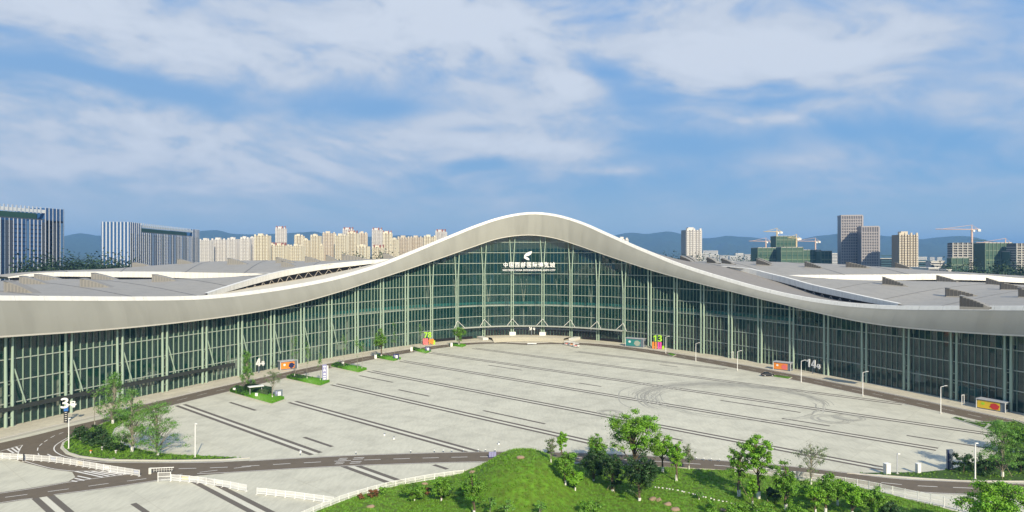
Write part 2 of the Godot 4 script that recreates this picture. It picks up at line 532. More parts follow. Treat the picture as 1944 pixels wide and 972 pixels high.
	for tone in 3:
		st = begin()
		for i in 34:
			var r0 := 27.6 + rng.randfn() * 2.0
			var a0 := deg_to_rad(rng.randf_range(-205, -60))
			if i >= 29:
				r0 = 22.0 + rng.randf() * 4.0
				a0 = rng.randf() * TAU
			var span := deg_to_rad(rng.randf_range(20, 100))
			var pts := PackedVector2Array()
			var cc := c0 + Vector2(rng.randfn(), rng.randfn()) * 0.8
			for k in 25:
				pts.append(cc + Vector2.from_angle(a0 + span * k / 24.0) * (r0 + 0.3 * sin(k * 0.7)))
			ribbon(st, pts, rng.randf_range(0.06, 0.22), 0.007 + tone * 0.004 + i * 0.0001)
		commit(plaza, "tyre_marks", done(st), M["rubber_mark%d" % tone])
	for b in [[Vector2(88, -188), 5.0], [Vector2(94, -190), 4.0], [Vector2(28, -196), 3.5]]:
		st = begin()
		for i in 14:
			var pts := PackedVector2Array()
			var r1: float = b[1] * rng.randf_range(0.5, 1.1)
			var a1 := rng.randf() * TAU
			for k in 13: pts.append(b[0] + Vector2(rng.randfn() * 0.1, 0) + Vector2.from_angle(a1 + k * 0.25) * r1)
			ribbon(st, pts, 0.11, 0.022 + i * 0.0001)
		commit(plaza, "tyre_marks", done(st), M.rubber_mark0)

func band(s0: float, s1: float, from: Callable, to: Callable, y0: float, y1: float, steps: int, st: SurfaceTool) -> void:
	for i in steps:
		var a := lerpf(s0, s1, float(i) / steps)
		var b := lerpf(s0, s1, float(i + 1) / steps)
		quad(st, hall(a, from.call(a), y0), hall(b, from.call(b), y0), hall(b, to.call(b), y1), hall(a, to.call(a), y1))

func make_roads() -> void:
	# pavement along the glass, laid in slabs, with its kerb
	var pave := Node3D.new()
	put(self, pave, "pavement")
	tag(pave, "beige slab pavement along the foot of the curved glass wall", "", "", "structure")
	var n := 96
	for i in n:
		var a := lerpf(-292, 286, float(i) / n)
		var b := lerpf(-292, 286, float(i + 1) / n) - 0.06
		for row in 3:
			var st := begin()
			var w0 := func(s: float) -> float: return -0.3 + row * (apron(s) - 0.05) / 3.0
			var w1 := func(s: float) -> float: return -0.36 + (row + 1) * (apron(s) - 0.05) / 3.0
			band(a, b, w0, w1, 0.15, 0.15, 2, st)
			commit(pave, "paving_slab", done(st), M["paver%d" % (rng.randi() % 3)])
	var st := begin()
	band(-292, 286, func(_s): return -0.4, func(s): return apron(s), 0.13, 0.13, 96, st)
	commit(pave, "bedding", done(st), M.joint)
	st = begin()
	band(-292, 286, func(s): return apron(s) - 0.35, func(s): return apron(s), 0.16, 0.16, 96, st)
	band(-292, 286, func(s): return apron(s), func(s): return apron(s) + 0.03, 0.16, 0.0, 96, st)
	commit(pave, "kerb", done(st), M.kerb)

	# service road that follows the pavement
	st = begin()
	band(-232, 268, func(s): return apron(s) + 0.03, func(s): return apron(s) + 9.3 - 2.5 * exp(-pow(s / 40.0, 2)), 0.012, 0.012, 130, st)
	structure("service_road", done(st), M.asphalt, "brown asphalt road curving between pavement and plaza")
	st = begin()
	for i in 62:
		var s := -228.0 + i * 8.0
		band(s, s + 4.0, func(t): return apron(t) + 4.6, func(t): return apron(t) + 4.76, 0.018, 0.018, 3, st)
	band(-222, 262, func(t): return apron(t) + 9.0 - 2.5 * exp(-pow(t / 40.0, 2)), func(t): return apron(t) + 9.2 - 2.5 * exp(-pow(t / 40.0, 2)), 0.017, 0.017, 120, st)
	band(-222, 262, func(t): return apron(t) + 0.45, func(t): return apron(t) + 0.6, 0.017, 0.017, 120, st)
	structure("road_marking", done(st), M.paint, "white lines on the service road along the pavement")

	# junction at the left end and the front road
	st = begin()
	flat(st, PackedVector2Array([Vector2(-126.14, -150.97), Vector2(-126.89, -159.22), Vector2(-123.21, -164.15), Vector2(-120.00, -170.39), Vector2(-116.61, -180.42), Vector2(-113.37, -187.98), Vector2(-111.66, -197.54), Vector2(-107.55, -194.25), Vector2(-110.17, -182.68), Vector2(-110.12, -171.40), Vector2(-108.56, -164.62), Vector2(-105.78, -159.66), Vector2(-101.37, -154.99), Vector2(-97.17, -152.15), Vector2(-88.39, -149.23), Vector2(-73.79, -148.85), Vector2(-63.12, -149.42), Vector2(-59.60, -141.10), Vector2(-64.32, -139.75), Vector2(-70.82, -136.48), Vector2(-78.27, -132.14), Vector2(-86.14, -128.22), Vector2(-93.06, -123.99), Vector2(-98.62, -121.41), Vector2(-102.91, -126.68), Vector2(-97.42, -129.79), Vector2(-92.67, -132.74), Vector2(-88.53, -136.16), Vector2(-88.82, -138.75), Vector2(-91.65, -142.13), Vector2(-97.33, -143.89), Vector2(-107.15, -149.04), Vector2(-116.64, -155.40), Vector2(-121.57, -152.55), Vector2(-122.34, -146.42)]), 0.013)
	structure("junction", done(st), M.asphalt, "brown asphalt junction where the service road meets the front road")
	var front := smooth_line([Vector2(-71.51, -144.25), Vector2(-61.34, -145.22), Vector2(-47.10, -148.06), Vector2(-31.63, -150.58), Vector2(-4.96, -152.95), Vector2(18.52, -151.76), Vector2(41.82, -147.16), Vector2(59.96, -141.68), Vector2(75.66, -134.58), Vector2(87.24, -132.44), Vector2(98.40, -131.10), Vector2(110.80, -129.50)])
	st = begin()
	ribbon(st, front, 4.1, 0.0125)
	structure("front_road", done(st), M.asphalt, "brown asphalt road crossing in front of the green mound")
	st = begin()
	for off in [-3.75, 3.75]:
		var pts := shifted(front, off)
		ribbon(st, pts.slice(8) if off < 0 else pts.slice(4), 0.10, 0.0185)
	var fl := line_length(front)
	for i in int(fl / 6.4):
		var a := along(front, i * 6.4 + 1.0)
		var b := along(front, i * 6.4 + 4.6)
		if a[0].distance_to(b[0]) > 1.0: ribbon(st, PackedVector2Array([a[0], b[0]]), 0.11, 0.0185)
	for off in [-2.0, -0.9, 0.9, 2.0]:              # turning arrows on the front road
		ribbon(st, PackedVector2Array([Vector2(-38.36, -149.61) + Vector2(0.0, off), Vector2(-36.56, -149.81) + Vector2(0, off)]), 0.13, 0.019)
		ribbon(st, PackedVector2Array([Vector2(-35.21, -150.00) + Vector2(0.0, off), Vector2(-32.98, -150.39) + Vector2(0, off)]), 0.13, 0.019)
	structure("road_marking", done(st), M.paint, "white lines, dashes and arrows on the front road")
	st = begin()
	var lower := [Vector2(-100.72, -123.99), Vector2(-95.19, -126.82), Vector2(-87.78, -130.66), Vector2(-79.90, -134.90), Vector2(-72.00, -138.75), Vector2(-65.26, -141.79)]
	var lower_line := smooth_line(lower)
	ribbon(st, smooth_line([Vector2(-97.09, -129.36), Vector2(-92.35, -132.29), Vector2(-88.22, -135.68), Vector2(-82.37, -139.08), Vector2(-78.48, -140.76)]), 0.1, 0.0185)
	ribbon(st, smooth_line([Vector2(-86.39, -128.59), Vector2(-78.48, -132.50), Vector2(-71.02, -136.86), Vector2(-68.62, -138.42)]), 0.1, 0.0185)
	ribbon(st, smooth_line([Vector2(-93.34, -124.36), Vector2(-91.01, -125.78), Vector2(-89.02, -126.68)]), 0.1, 0.0185)
	ribbon(st, smooth_line([Vector2(-107.61, -150.00), Vector2(-97.82, -144.60), Vector2(-92.05, -142.76), Vector2(-90.55, -142.66), Vector2(-86.25, -142.83)]), 0.1, 0.0185)
	ribbon(st, smooth_line([Vector2(-108.79, -150.19), Vector2(-111.96, -154.58), Vector2(-114.84, -159.22), Vector2(-116.45, -162.33)]), 0.1, 0.0185)
	ribbon(st, smooth_line([Vector2(-117.90, -157.08), Vector2(-117.37, -159.66), Vector2(-116.45, -162.33)]), 0.1, 0.0185)
	ribbon(st, smooth_line([Vector2(-110.26, -170.39), Vector2(-109.19, -164.62), Vector2(-107.73, -160.54), Vector2(-104.76, -156.65), Vector2(-100.04, -152.95), Vector2(-94.42, -150.58), Vector2(-88.14, -148.81), Vector2(-73.61, -148.47), Vector2(-62.95, -149.04)]), 0.12, 0.0185)
	ribbon(st, smooth_line([Vector2(-105.56, -154.99), Vector2(-103.50, -153.36), Vector2(-102.05, -152.95), Vector2(-101.09, -153.11)]), 0.14, 0.0186)
	for l in [[Vector2(-106.90, -154.17), Vector2(-108.08, -155.61)], [Vector2(-109.73, -157.71), Vector2(-111.26, -160.10)], [Vector2(-111.97, -161.65), Vector2(-112.75, -163.69)], [Vector2(-113.20, -165.08), Vector2(-113.72, -166.98)], [Vector2(-114.26, -168.91), Vector2(-114.55, -170.89)], [Vector2(-114.50, -172.41), Vector2(-114.45, -173.96)]]:
		ribbon(st, PackedVector2Array(l), 0.1, 0.0185)
	for i in 7:
		var p := along(lower_line, 7.0 + i * 6.6)
		ribbon(st, PackedVector2Array([p[0], p[0] + p[1] * 3.4]), 0.1, 0.0185)
	var hs := [[Vector2(-91.25, -142.55), Vector2(-83.25, -138.75)], [Vector2(-89.38, -142.55), Vector2(-82.36, -139.41)], [Vector2(-87.89, -142.62), Vector2(-81.38, -139.95)], [Vector2(-86.17, -142.69), Vector2(-80.35, -140.42)], [Vector2(-84.39, -142.48), Vector2(-79.57, -140.76)], [Vector2(-82.33, -141.96), Vector2(-78.92, -140.97)], [Vector2(-88.90, -139.55), Vector2(-85.11, -137.77)], [Vector2(-88.23, -136.67), Vector2(-86.76, -136.03)], [Vector2(-88.51, -138.09), Vector2(-85.77, -136.80)], [Vector2(-117.10, -160.98), Vector2(-114.02, -157.93)], [Vector2(-117.28, -159.88), Vector2(-113.16, -156.23)], [Vector2(-117.47, -158.79), Vector2(-113.82, -155.82)]]
	for l in hs: ribbon(st, PackedVector2Array(l), 0.2, 0.0187)
	structure("road_marking", done(st), M.paint, "white lines and hatching at the left junction")

func kerbed(called: String, label: String, poly: Array, m: Material, height := 0.15) -> void:
	var pts := PackedVector2Array(poly)
	if Geometry2D.is_polygon_clockwise(pts): pts.reverse()
	var root := Node3D.new()
	put(self, root, called)
	tag(root, label, "", "", "structure")
	var st := begin()
	block(st, pts, -0.01, height)
	commit(root, "kerb", done(st), M.kerb)
	for inner in Geometry2D.offset_polygon(pts, -0.35):
		st = begin()
		sheet(st, inner, 4.0, func(v: Vector2) -> float: return height + 0.03 + 0.05 * sin(v.x * 0.9) * sin(v.y * 0.8))
		commit(root, "turf", st, m)
		tufts(root, inner, 2600 if called == "lawn_island" else 900, func(_v): return height + 0.05)

var tuft_mesh: ArrayMesh
func tufts(parent: Node, poly: PackedVector2Array, n: int, height: Callable) -> void:
	if tuft_mesh == null:
		var st := begin()
		for i in 7:
			var a := TAU * i / 7.0
			var p := Vector3(cos(a), 0, sin(a)) * 0.14
			var t := Vector3(cos(a + 0.8), 0, sin(a + 0.8)) * 0.05
			tri(st, p - t, p + t, p * 1.9 + Vector3(0, 0.22 + 0.07 * (i % 3), 0))
		tuft_mesh = done(st).commit()
	var lo := poly[0]
	var hi := poly[0]
	for p in poly:
		lo = lo.min(p); hi = hi.max(p)
	var placed: Array[Transform3D] = []
	var tries := 0
	while placed.size() < n and tries < n * 4:
		tries += 1
		var v := Vector2(rng.randf_range(lo.x, hi.x), rng.randf_range(lo.y, hi.y))
		if not Geometry2D.is_point_in_polygon(v, poly): continue
		placed.append(Transform3D(Basis(Vector3.UP, rng.randf() * TAU).scaled(Vector3.ONE * rng.randf_range(0.6, 1.3)), Vector3(v.x, height.call(v), v.y)))
	var mm := MultiMesh.new()
	mm.transform_format = MultiMesh.TRANSFORM_3D
	mm.use_colors = true
	mm.mesh = tuft_mesh
	mm.instance_count = placed.size()
	for i in placed.size():
		mm.set_instance_transform(i, placed[i])
		var k := rng.randf_range(0.7, 1.25)
		mm.set_instance_color(i, Color(k * rng.randf_range(0.9, 1.1), k, k))
	var o := MultiMeshInstance3D.new()
	o.multimesh = mm
	o.material_override = M.grass_blade
	put(parent, o, "grass")
	tag(o, "", "", "", "stuff")

const LAWN_EDGE: Array[Vector2] = [Vector2(-37.15, -116.78), Vector2(-32.31, -124.52), Vector2(-28.20, -129.50), Vector2(-23.85, -134.27), Vector2(-17.27, -138.09), Vector2(-10.02, -141.10), Vector2(-5.20, -143.18), Vector2(3.17, -146.42), Vector2(16.73, -146.42), Vector2(31.12, -144.96), Vector2(44.89, -142.48), Vector2(54.43, -138.75), Vector2(61.39, -135.21), Vector2(67.55, -130.96), Vector2(72.54, -125.59), Vector2(76.98, -120.40), Vector2(81.25, -113.38)]
func make_lawns() -> void:
	M.grass_blade = leaf_mat(0.14, 0.30, 0.02)
	var edge := smooth_line(LAWN_EDGE, 4)
	var pts := PackedVector2Array(edge)
	pts.append(Vector2(78, -98)); pts.append(Vector2(-40, -98))
	var root := Node3D.new()
	put(self, root, "lawn")
	tag(root, "bright green lawn with a rounded grassy mound", "", "", "structure")
	var st := begin()
	sheet(st, pts, 1.6, func(v: Vector2) -> float: return lawn_height(v) + 0.12 * sin(v.x * 0.5 + 1.0) * sin(v.y * 0.45))
	commit(root, "turf", st, M.lawn)
	tufts(root, pts, 16000, func(v): return lawn_height(v) + 0.12 * sin(v.x * 0.5 + 1.0) * sin(v.y * 0.45) - 0.03)
	st = begin()
	for i in edge.size() - 1:
		var a := edge[i]
		var b := edge[i + 1]
		quad(st, Vector3(a.x, -0.02, a.y), Vector3(b.x, -0.02, b.y), Vector3(b.x, lawn_height(b) + 0.12, b.y), Vector3(a.x, lawn_height(a) + 0.12, a.y))
	commit(root, "kerb", done(st), M.kerb)
	kerbed("lawn_island", "crescent of turf with trees and shrubs inside the left road bend", [Vector2(-109.42, -169.90), Vector2(-107.82, -163.69), Vector2(-105.29, -159.66), Vector2(-101.55, -155.82), Vector2(-97.09, -152.95), Vector2(-88.96, -150.19), Vector2(-74.27, -149.81), Vector2(-63.52, -150.39), Vector2(-58.24, -151.76), Vector2(-65.20, -152.95), Vector2(-76.53, -154.37), Vector2(-82.28, -156.23), Vector2(-89.75, -160.54), Vector2(-95.62, -165.55), Vector2(-100.19, -171.40), Vector2(-102.86, -177.13), Vector2(-104.15, -183.25), Vector2(-104.41, -190.44), Vector2(-105.15, -198.21), Vector2(-107.58, -196.21), Vector2(-109.84, -191.69), Vector2(-109.83, -182.11)], M.lawn_dark)
	kerbed("lawn_strip", "low turf strip with two white cabinets at the right front road", [Vector2(69.30, -141.10), Vector2(76.22, -139.41), Vector2(83.63, -137.44), Vector2(90.21, -136.16), Vector2(102.59, -135.84), Vector2(113.60, -135.21), Vector2(127.50, -151.76), Vector2(135.67, -173.44), Vector2(137.57, -185.00), Vector2(133.29, -185.00), Vector2(125.43, -185.00), Vector2(123.97, -190.44), Vector2(121.85, -189.20), Vector2(122.70, -180.98), Vector2(123.25, -172.92), Vector2(116.95, -162.33), Vector2(106.96, -152.55), Vector2(97.01, -146.42), Vector2(91.22, -143.53), Vector2(84.64, -141.79), Vector2(76.11, -141.62)], M.lawn_dark)
# ---------------------------------------------------------------- the exhibition hall
var arc_columns: Array[float] = []
const LIFT: Array[Vector2] = [Vector2(-300, -0.6), Vector2(-190, -0.6), Vector2(-172, -0.9), Vector2(-155, -1.1), Vector2(-140, -1.4), Vector2(-124, -2.0), Vector2(-103, -3.4), Vector2(-85, -5), Vector2(-62, -10), Vector2(-35, -17), Vector2(0, -22), Vector2(35, -18), Vector2(60, -10), Vector2(80, -4.5), Vector2(95, -1.2), Vector2(107, -0.6), Vector2(126, -0.9), Vector2(143, -1.4), Vector2(160, -2.2), Vector2(175, -2.2), Vector2(190, -0.7), Vector2(290, -0.6)]
const ROWS := 5.8
const FIRST_ROW := 6.2

func make_hall() -> Node3D:
	var h := thing("exhibition_hall", "huge exhibition hall with wave roof and curved green glass front", "exhibition hall")
	for k in range(17, -1, -1): arc_columns.append(-6.0 - 16.5 * k)
	for k in 17: arc_columns.append(11.3 + 16.18 * k)
	glass_front(h)
	roof_edge(h)
	hall_roofs(h)
	inside(h)
	entrance(h)
	return h

func glass_front(h: Node3D) -> void:
	var mull: Array[float] = []
	for i in arc_columns.size() - 1:
		for k in 8: mull.append(lerpf(arc_columns[i], arc_columns[i + 1], k / 8.0))
	mull.append(arc_columns[-1])
	var panes := []
	for i in mull.size() - 1:
		var a := mull[i]
		var b := mull[i + 1]
		var y := 0.0
		var row := FIRST_ROW
		while y < maxf(eave(a), eave(b)):
			panes.append([hall((a + b) / 2, 0, 0).length(), a, b, y, row])
			y = row
			row += ROWS
	panes.sort_custom(func(p, q): return p[0] < q[0])
	var rest := begin()
	for i in panes.size():
		var p: Array = panes[i]
		var st := begin() if i < 296 else rest
		var a: float = p[1]
		var b: float = p[2]
		var ta := minf(p[4], eave(a) + 0.15)
		var tb := minf(p[4], eave(b) + 0.15)
		if ta <= p[3] or tb <= p[3]:
			ta = maxf(ta, p[3]); tb = maxf(tb, p[3])
		var tilt := rng.randfn() * 0.045        # no two panes hang exactly alike
		quad(st, hall(a, tilt, p[3]), hall(a, -tilt, ta), hall(b, -tilt, tb), hall(b, tilt, p[3]))
		if i < 296: commit(h, "glass_pane", done(st), M.glass)
	var rp := commit(h, "upper_glazing", done(rest), M.glass)
	tag(rp, "", "", "", "stuff")
	for i in mull.size():
		var s := mull[i]
		var top := eave(s) + 0.1
		bar(h, "mullion", M.mullion, hall(s, 0.22, top / 2.0 + 0.1), Vector3(0.07, top - 0.2, 0.48 if s < 0.0 else 0.28) if absf(s - 2.7) > 62.0 else Vector3(0.05, top - 0.2, 0.2), turn_at(s))
	for i in arc_columns.size() - 1:
		var row := FIRST_ROW
		while row < maxf(eave(arc_columns[i]), eave(arc_columns[i + 1])):
			var st := begin()
			var any := false
			for k in 8:
				var a := lerpf(arc_columns[i], arc_columns[i + 1], k / 8.0)
				var b := lerpf(arc_columns[i], arc_columns[i + 1], (k + 1) / 8.0)
				if row > minf(eave(a), eave(b)) - 0.2: continue
				any = true
				var mid := (hall(a, 0.2, row) + hall(b, 0.2, row)) / 2.0
				box(st, mid, Vector3(hall(a, 0.2, row).distance_to(hall(b, 0.2, row)), 0.24, 0.22), Basis(Vector3.UP, turn_at((a + b) / 2.0)))
			if any: commit(h, "transom", done(st), M.transom)
			row += ROWS
	for s in arc_columns:
		var c := Node3D.new()
		put(h, c, "column")
		var top := eave(s) + 0.2
		var central := absf(s - 2.7) < 70.0
		var fork := maxf(top - 16.0, 0.5 * top)
		var d := at_arc(s + 0.5) - at_arc(s - 0.5)
		for side in [-1.0, 1.0]:
			var st := begin()
			var along_v := Vector3(d.x, 0, d.y).normalized()
			var r := 0.34 if central else 0.42
			var gap := 0.62 if central else 0.85
			var foot: Vector3 = hall(s, 0.95, 0.1) + along_v * gap * side
			var knee: Vector3 = hall(s, 0.95, fork) + along_v * gap * side
			var head: Vector3 = hall(s, 0.95, top) + along_v * (1.55 if central else 0.95) * side
			tube(st, foot, knee, r, r, 8)
			tube(st, knee, head, r, r * 0.7, 8)
			commit(c, "tube", done(st), M.column)
		var y := 2.6
		var bst := begin()
		while y < fork:
			box(bst, hall(s, 0.95, y), Vector3(1.3, 0.28, 0.42), Basis(Vector3.UP, turn_at(s)))
			y += 2.9
		commit(c, "bracket", done(bst), M.bracket)
		if s < -120:
			var st2 := begin()
			tube(st2, hall(s + 1.4, 0.9, FIRST_ROW + 9.0), hall(s + 4.4, 0.9, FIRST_ROW - 0.5), 0.22, 0.22)
			commit(c, "strut", done(st2), M.column)

func roof_edge(h: Node3D) -> void:
	# the broad fascia in panels, the white cap above it, the rim and soffit below
	var n := 148
	for i in n:
		var a := lerpf(-300, 290, float(i) / n)
		var b := lerpf(-300, 290, float(i + 1) / n)
		var st := begin()
		var steps := 5
		for k in steps:
			var u := float(k) / steps
			var v := float(k + 1) / steps
			var off := func(t: float) -> float: return 4.0 - 2.6 * t + 0.5 * sin(PI * t)
			var ya := func(t: float) -> float: return lerpf(eave(a), lip(a) - 1.25, t)
			var yb := func(t: float) -> float: return lerpf(eave(b), lip(b) - 1.25, t)
			var na := Vector3(facing(a).x, 0, facing(a).y)
			var p := [hall(a, off.call(u), ya.call(u)), hall(b, off.call(u), yb.call(u)), hall(b, off.call(v), yb.call(v)), hall(a, off.call(v), ya.call(v))]
			st.set_smooth_group(0)
			quad(st, p[3], p[2], p[1], p[0])
		commit(h, "fascia_panel", done(st), M["fascia%d" % (rng.randi() % 3)])
	for i in 74:
		var st := begin()
		for k in 2:
			var a := lerpf(-300, 290, (i + k / 2.0) / 74.0)
			var b := lerpf(-300, 290, (i + (k + 1) / 2.0) / 74.0) - (0.04 if k == 1 else 0.0)
			quad(st, hall(a, 1.5, lip(a) - 1.28), hall(a, 1.0, lip(a)), hall(b, 1.0, lip(b)), hall(b, 1.5, lip(b) - 1.28))
			quad(st, hall(a, 1.0, lip(a)), hall(a, 0.0, lip(a) + 0.05), hall(b, 0.0, lip(b) + 0.05), hall(b, 1.0, lip(b)))
		commit(h, "white_cap", done(st), M.cap)
	for i in 36:
		var st := begin()
		var st2 := begin()
		for k in 4:
			var a := lerpf(-300, 290, (i + k / 4.0) / 36.0)
			var b := lerpf(-300, 290, (i + (k + 1) / 4.0) / 36.0)
			quad(st, hall(a, 4.0, eave(a) - 0.3), hall(a, 4.03, eave(a) + 0.15), hall(b, 4.03, eave(b) + 0.15), hall(b, 4.0, eave(b) - 0.3))
			quad(st2, hall(a, 4.0, eave(a) - 0.3), hall(b, 4.0, eave(b) - 0.3), hall(b, -0.6, eave(b) + 0.1), hall(a, -0.6, eave(a) + 0.1))
		commit(h, "rim", done(st), M.trim)
		commit(h, "soffit", done(st2), M.soffit)

func spread(line: Array, n: int) -> Array:        # n+1 points evenly along a smooth 3D line
	var cv := Curve3D.new()
	for i in line.size():
		var t: Vector3 = (line[mini(i + 1, line.size() - 1)] - line[maxi(i - 1, 0)]) / 6.0
		cv.add_point(line[i], -t, t)
	var out := []
	for i in n + 1: out.append(cv.sample_baked(cv.get_baked_length() * i / n, true))
	return out

func patch(front: Array, back: Array, n: int, m: int, bulge: float) -> Array:
	var f := spread(front, n)
	var b := spread(back, n)
	var grid := []
	for j in m + 1:
		var v := float(j) / m
		var row := []
		for i in n + 1:
			var p: Vector3 = f[i].lerp(b[i], v)
			p.y += bulge * sin(PI * v)
			row.append(p)
		grid.append(row)
	return grid

func patch_mesh(g: Array) -> SurfaceTool:
	var st := begin()
	st.set_smooth_group(0)
	for j in g.size() - 1:
		for i in g[0].size() - 1:
			quad(st, g[j][i], g[j + 1][i], g[j + 1][i + 1], g[j][i + 1])
	st.index()
	st.generate_normals()
	return st

func on_patch(g: Array, u: float, v: float) -> Vector3:
	var fx: float = clampf(u, 0, 0.9999) * (g[0].size() - 1)
	var fy: float = clampf(v, 0, 0.9999) * (g.size() - 1)
	var i := int(fx)
	var j := int(fy)
	var a: Vector3 = g[j][i].lerp(g[j][i + 1], fx - i)
	var b: Vector3 = g[j + 1][i].lerp(g[j + 1][i + 1], fx - i)
	return a.lerp(b, fy - j)

func patch_y(g: Array, x: float, z: float) -> float:
	var best := 1e9
	var y := 35.0
	for row in g:
		for p in row:
			var d := Vector2(p.x - x, p.z - z).length_squared()
			if d < best:
				best = d; y = p.y
	return y

func seam(h: Node3D, g: Array, u: float, v0 := 0.0, v1 := 1.0) -> void:
	var st := begin()
	for k in 12:
		var p := on_patch(g, u, lerpf(v0, v1, k / 12.0)) + Vector3(0, 0.12, 0)
		var q := on_patch(g, u, lerpf(v0, v1, (k + 1) / 12.0)) + Vector3(0, 0.12, 0)
		var w := Vector3(q.z - p.z, 0, p.x - q.x).normalized() * 0.22
		quad(st, p - w, p + w, q + w, q - w)
		quad(st, p - w - Vector3(0, 0.3, 0), p - w, q - w, q - w - Vector3(0, 0.3, 0))
		quad(st, p + w, p + w - Vector3(0, 0.3, 0), q + w - Vector3(0, 0.3, 0), q + w)
	commit(h, "roof_seam", done(st), M.roof_seam)

func edge_band(h: Node3D, top: Array, bottom: Array, n: int, back := 1.6) -> void:      # a white fascia in panels, dark recess under it
	var t := spread(top, n)
	var b := spread(bottom, n)
	for i in n:
		var st := begin()
		var g: Vector3 = (t[i + 1] - t[i]) * 0.004
		quad(st, b[i], t[i], t[i + 1] - g, b[i + 1] - g)
		quad(st, t[i], t[i] + Vector3(0, 0.1, -back), t[i + 1] + Vector3(0, 0.1, -back) - g, t[i + 1] - g)
		quad(st, b[i], b[i + 1] - g, b[i + 1] + Vector3(0, 0, -back) - g, b[i] + Vector3(0, 0, -back))
		commit(h, "edge_panel", done(st), M.cap)
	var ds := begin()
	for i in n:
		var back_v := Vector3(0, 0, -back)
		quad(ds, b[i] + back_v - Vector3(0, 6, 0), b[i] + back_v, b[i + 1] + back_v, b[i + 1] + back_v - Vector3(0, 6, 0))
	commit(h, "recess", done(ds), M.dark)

func vent(h: Node3D, foot: Vector3, tip: Vector3, tall: float, wide: float, shaded: bool) -> void:
	# a wedge on the roof: louvred tall end at foot, running down to the roof at tip
	var v := Node3D.new()
	put(h, v, "roof_vent")
	var d := (tip - foot)
	var side := Vector3(-d.z, 0, d.x).normalized() * wide / 2.0
	var st := begin()
	var n := 7
	var prev := []
	for k in n + 1:
		var t := float(k) / n
		var p := foot.lerp(tip, t)
		var y := tall * (1.0 - t) * (1.0 + 0.45 * t)
		var cur := [p - side - Vector3(0, 0.6, 0), p - side + Vector3(0, y, 0), p + side + Vector3(0, y, 0), p + side - Vector3(0, 0.6, 0)]
		if k > 0:
			quad(st, prev[1], prev[2], cur[2], cur[1])
			quad(st, prev[0], prev[1], cur[1], cur[0])
			quad(st, prev[2], prev[3], cur[3], cur[2])
		prev = cur
	commit(v, "cowl", done(st), M.vent)
	st = begin()
	var f := -d.normalized() * 0.02
	quad(st, foot - side + f, foot - side + Vector3(0, tall, 0) + f, foot + side + Vector3(0, tall, 0) + f, foot + side + f)
	commit(v, "louvre", done(st), M.louvre)
	for sgn in [-1.0, 1.0]:
		st = begin()
		for k in 7:
			var t := 0.06 + k * 0.115
			var p: Vector3 = foot.lerp(tip, t) + side * sgn * 1.02
			var y := tall * (1.0 - t) * (1.0 + 0.45 * t)
			box(st, p + Vector3(0, y * 0.5, 0), Vector3(d.length() * (0.105 if shaded else 0.06), maxf(y * 0.8, 0.1), 0.05), Basis(Vector3.UP, atan2(-d.z, d.x)))
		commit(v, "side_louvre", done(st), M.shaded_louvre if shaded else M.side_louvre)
	st = begin()
	quad(st, foot - side * 1.25 - d * 0.03 + Vector3(0, tall + 0.1, 0), foot + side * 1.25 - d * 0.03 + Vector3(0, tall + 0.1, 0), foot.lerp(tip, 0.14) + side * 1.2 + Vector3(0, tall * 0.93, 0), foot.lerp(tip, 0.14) - side * 1.2 + Vector3(0, tall * 0.93, 0))
	commit(v, "hood", done(st), M.vent)

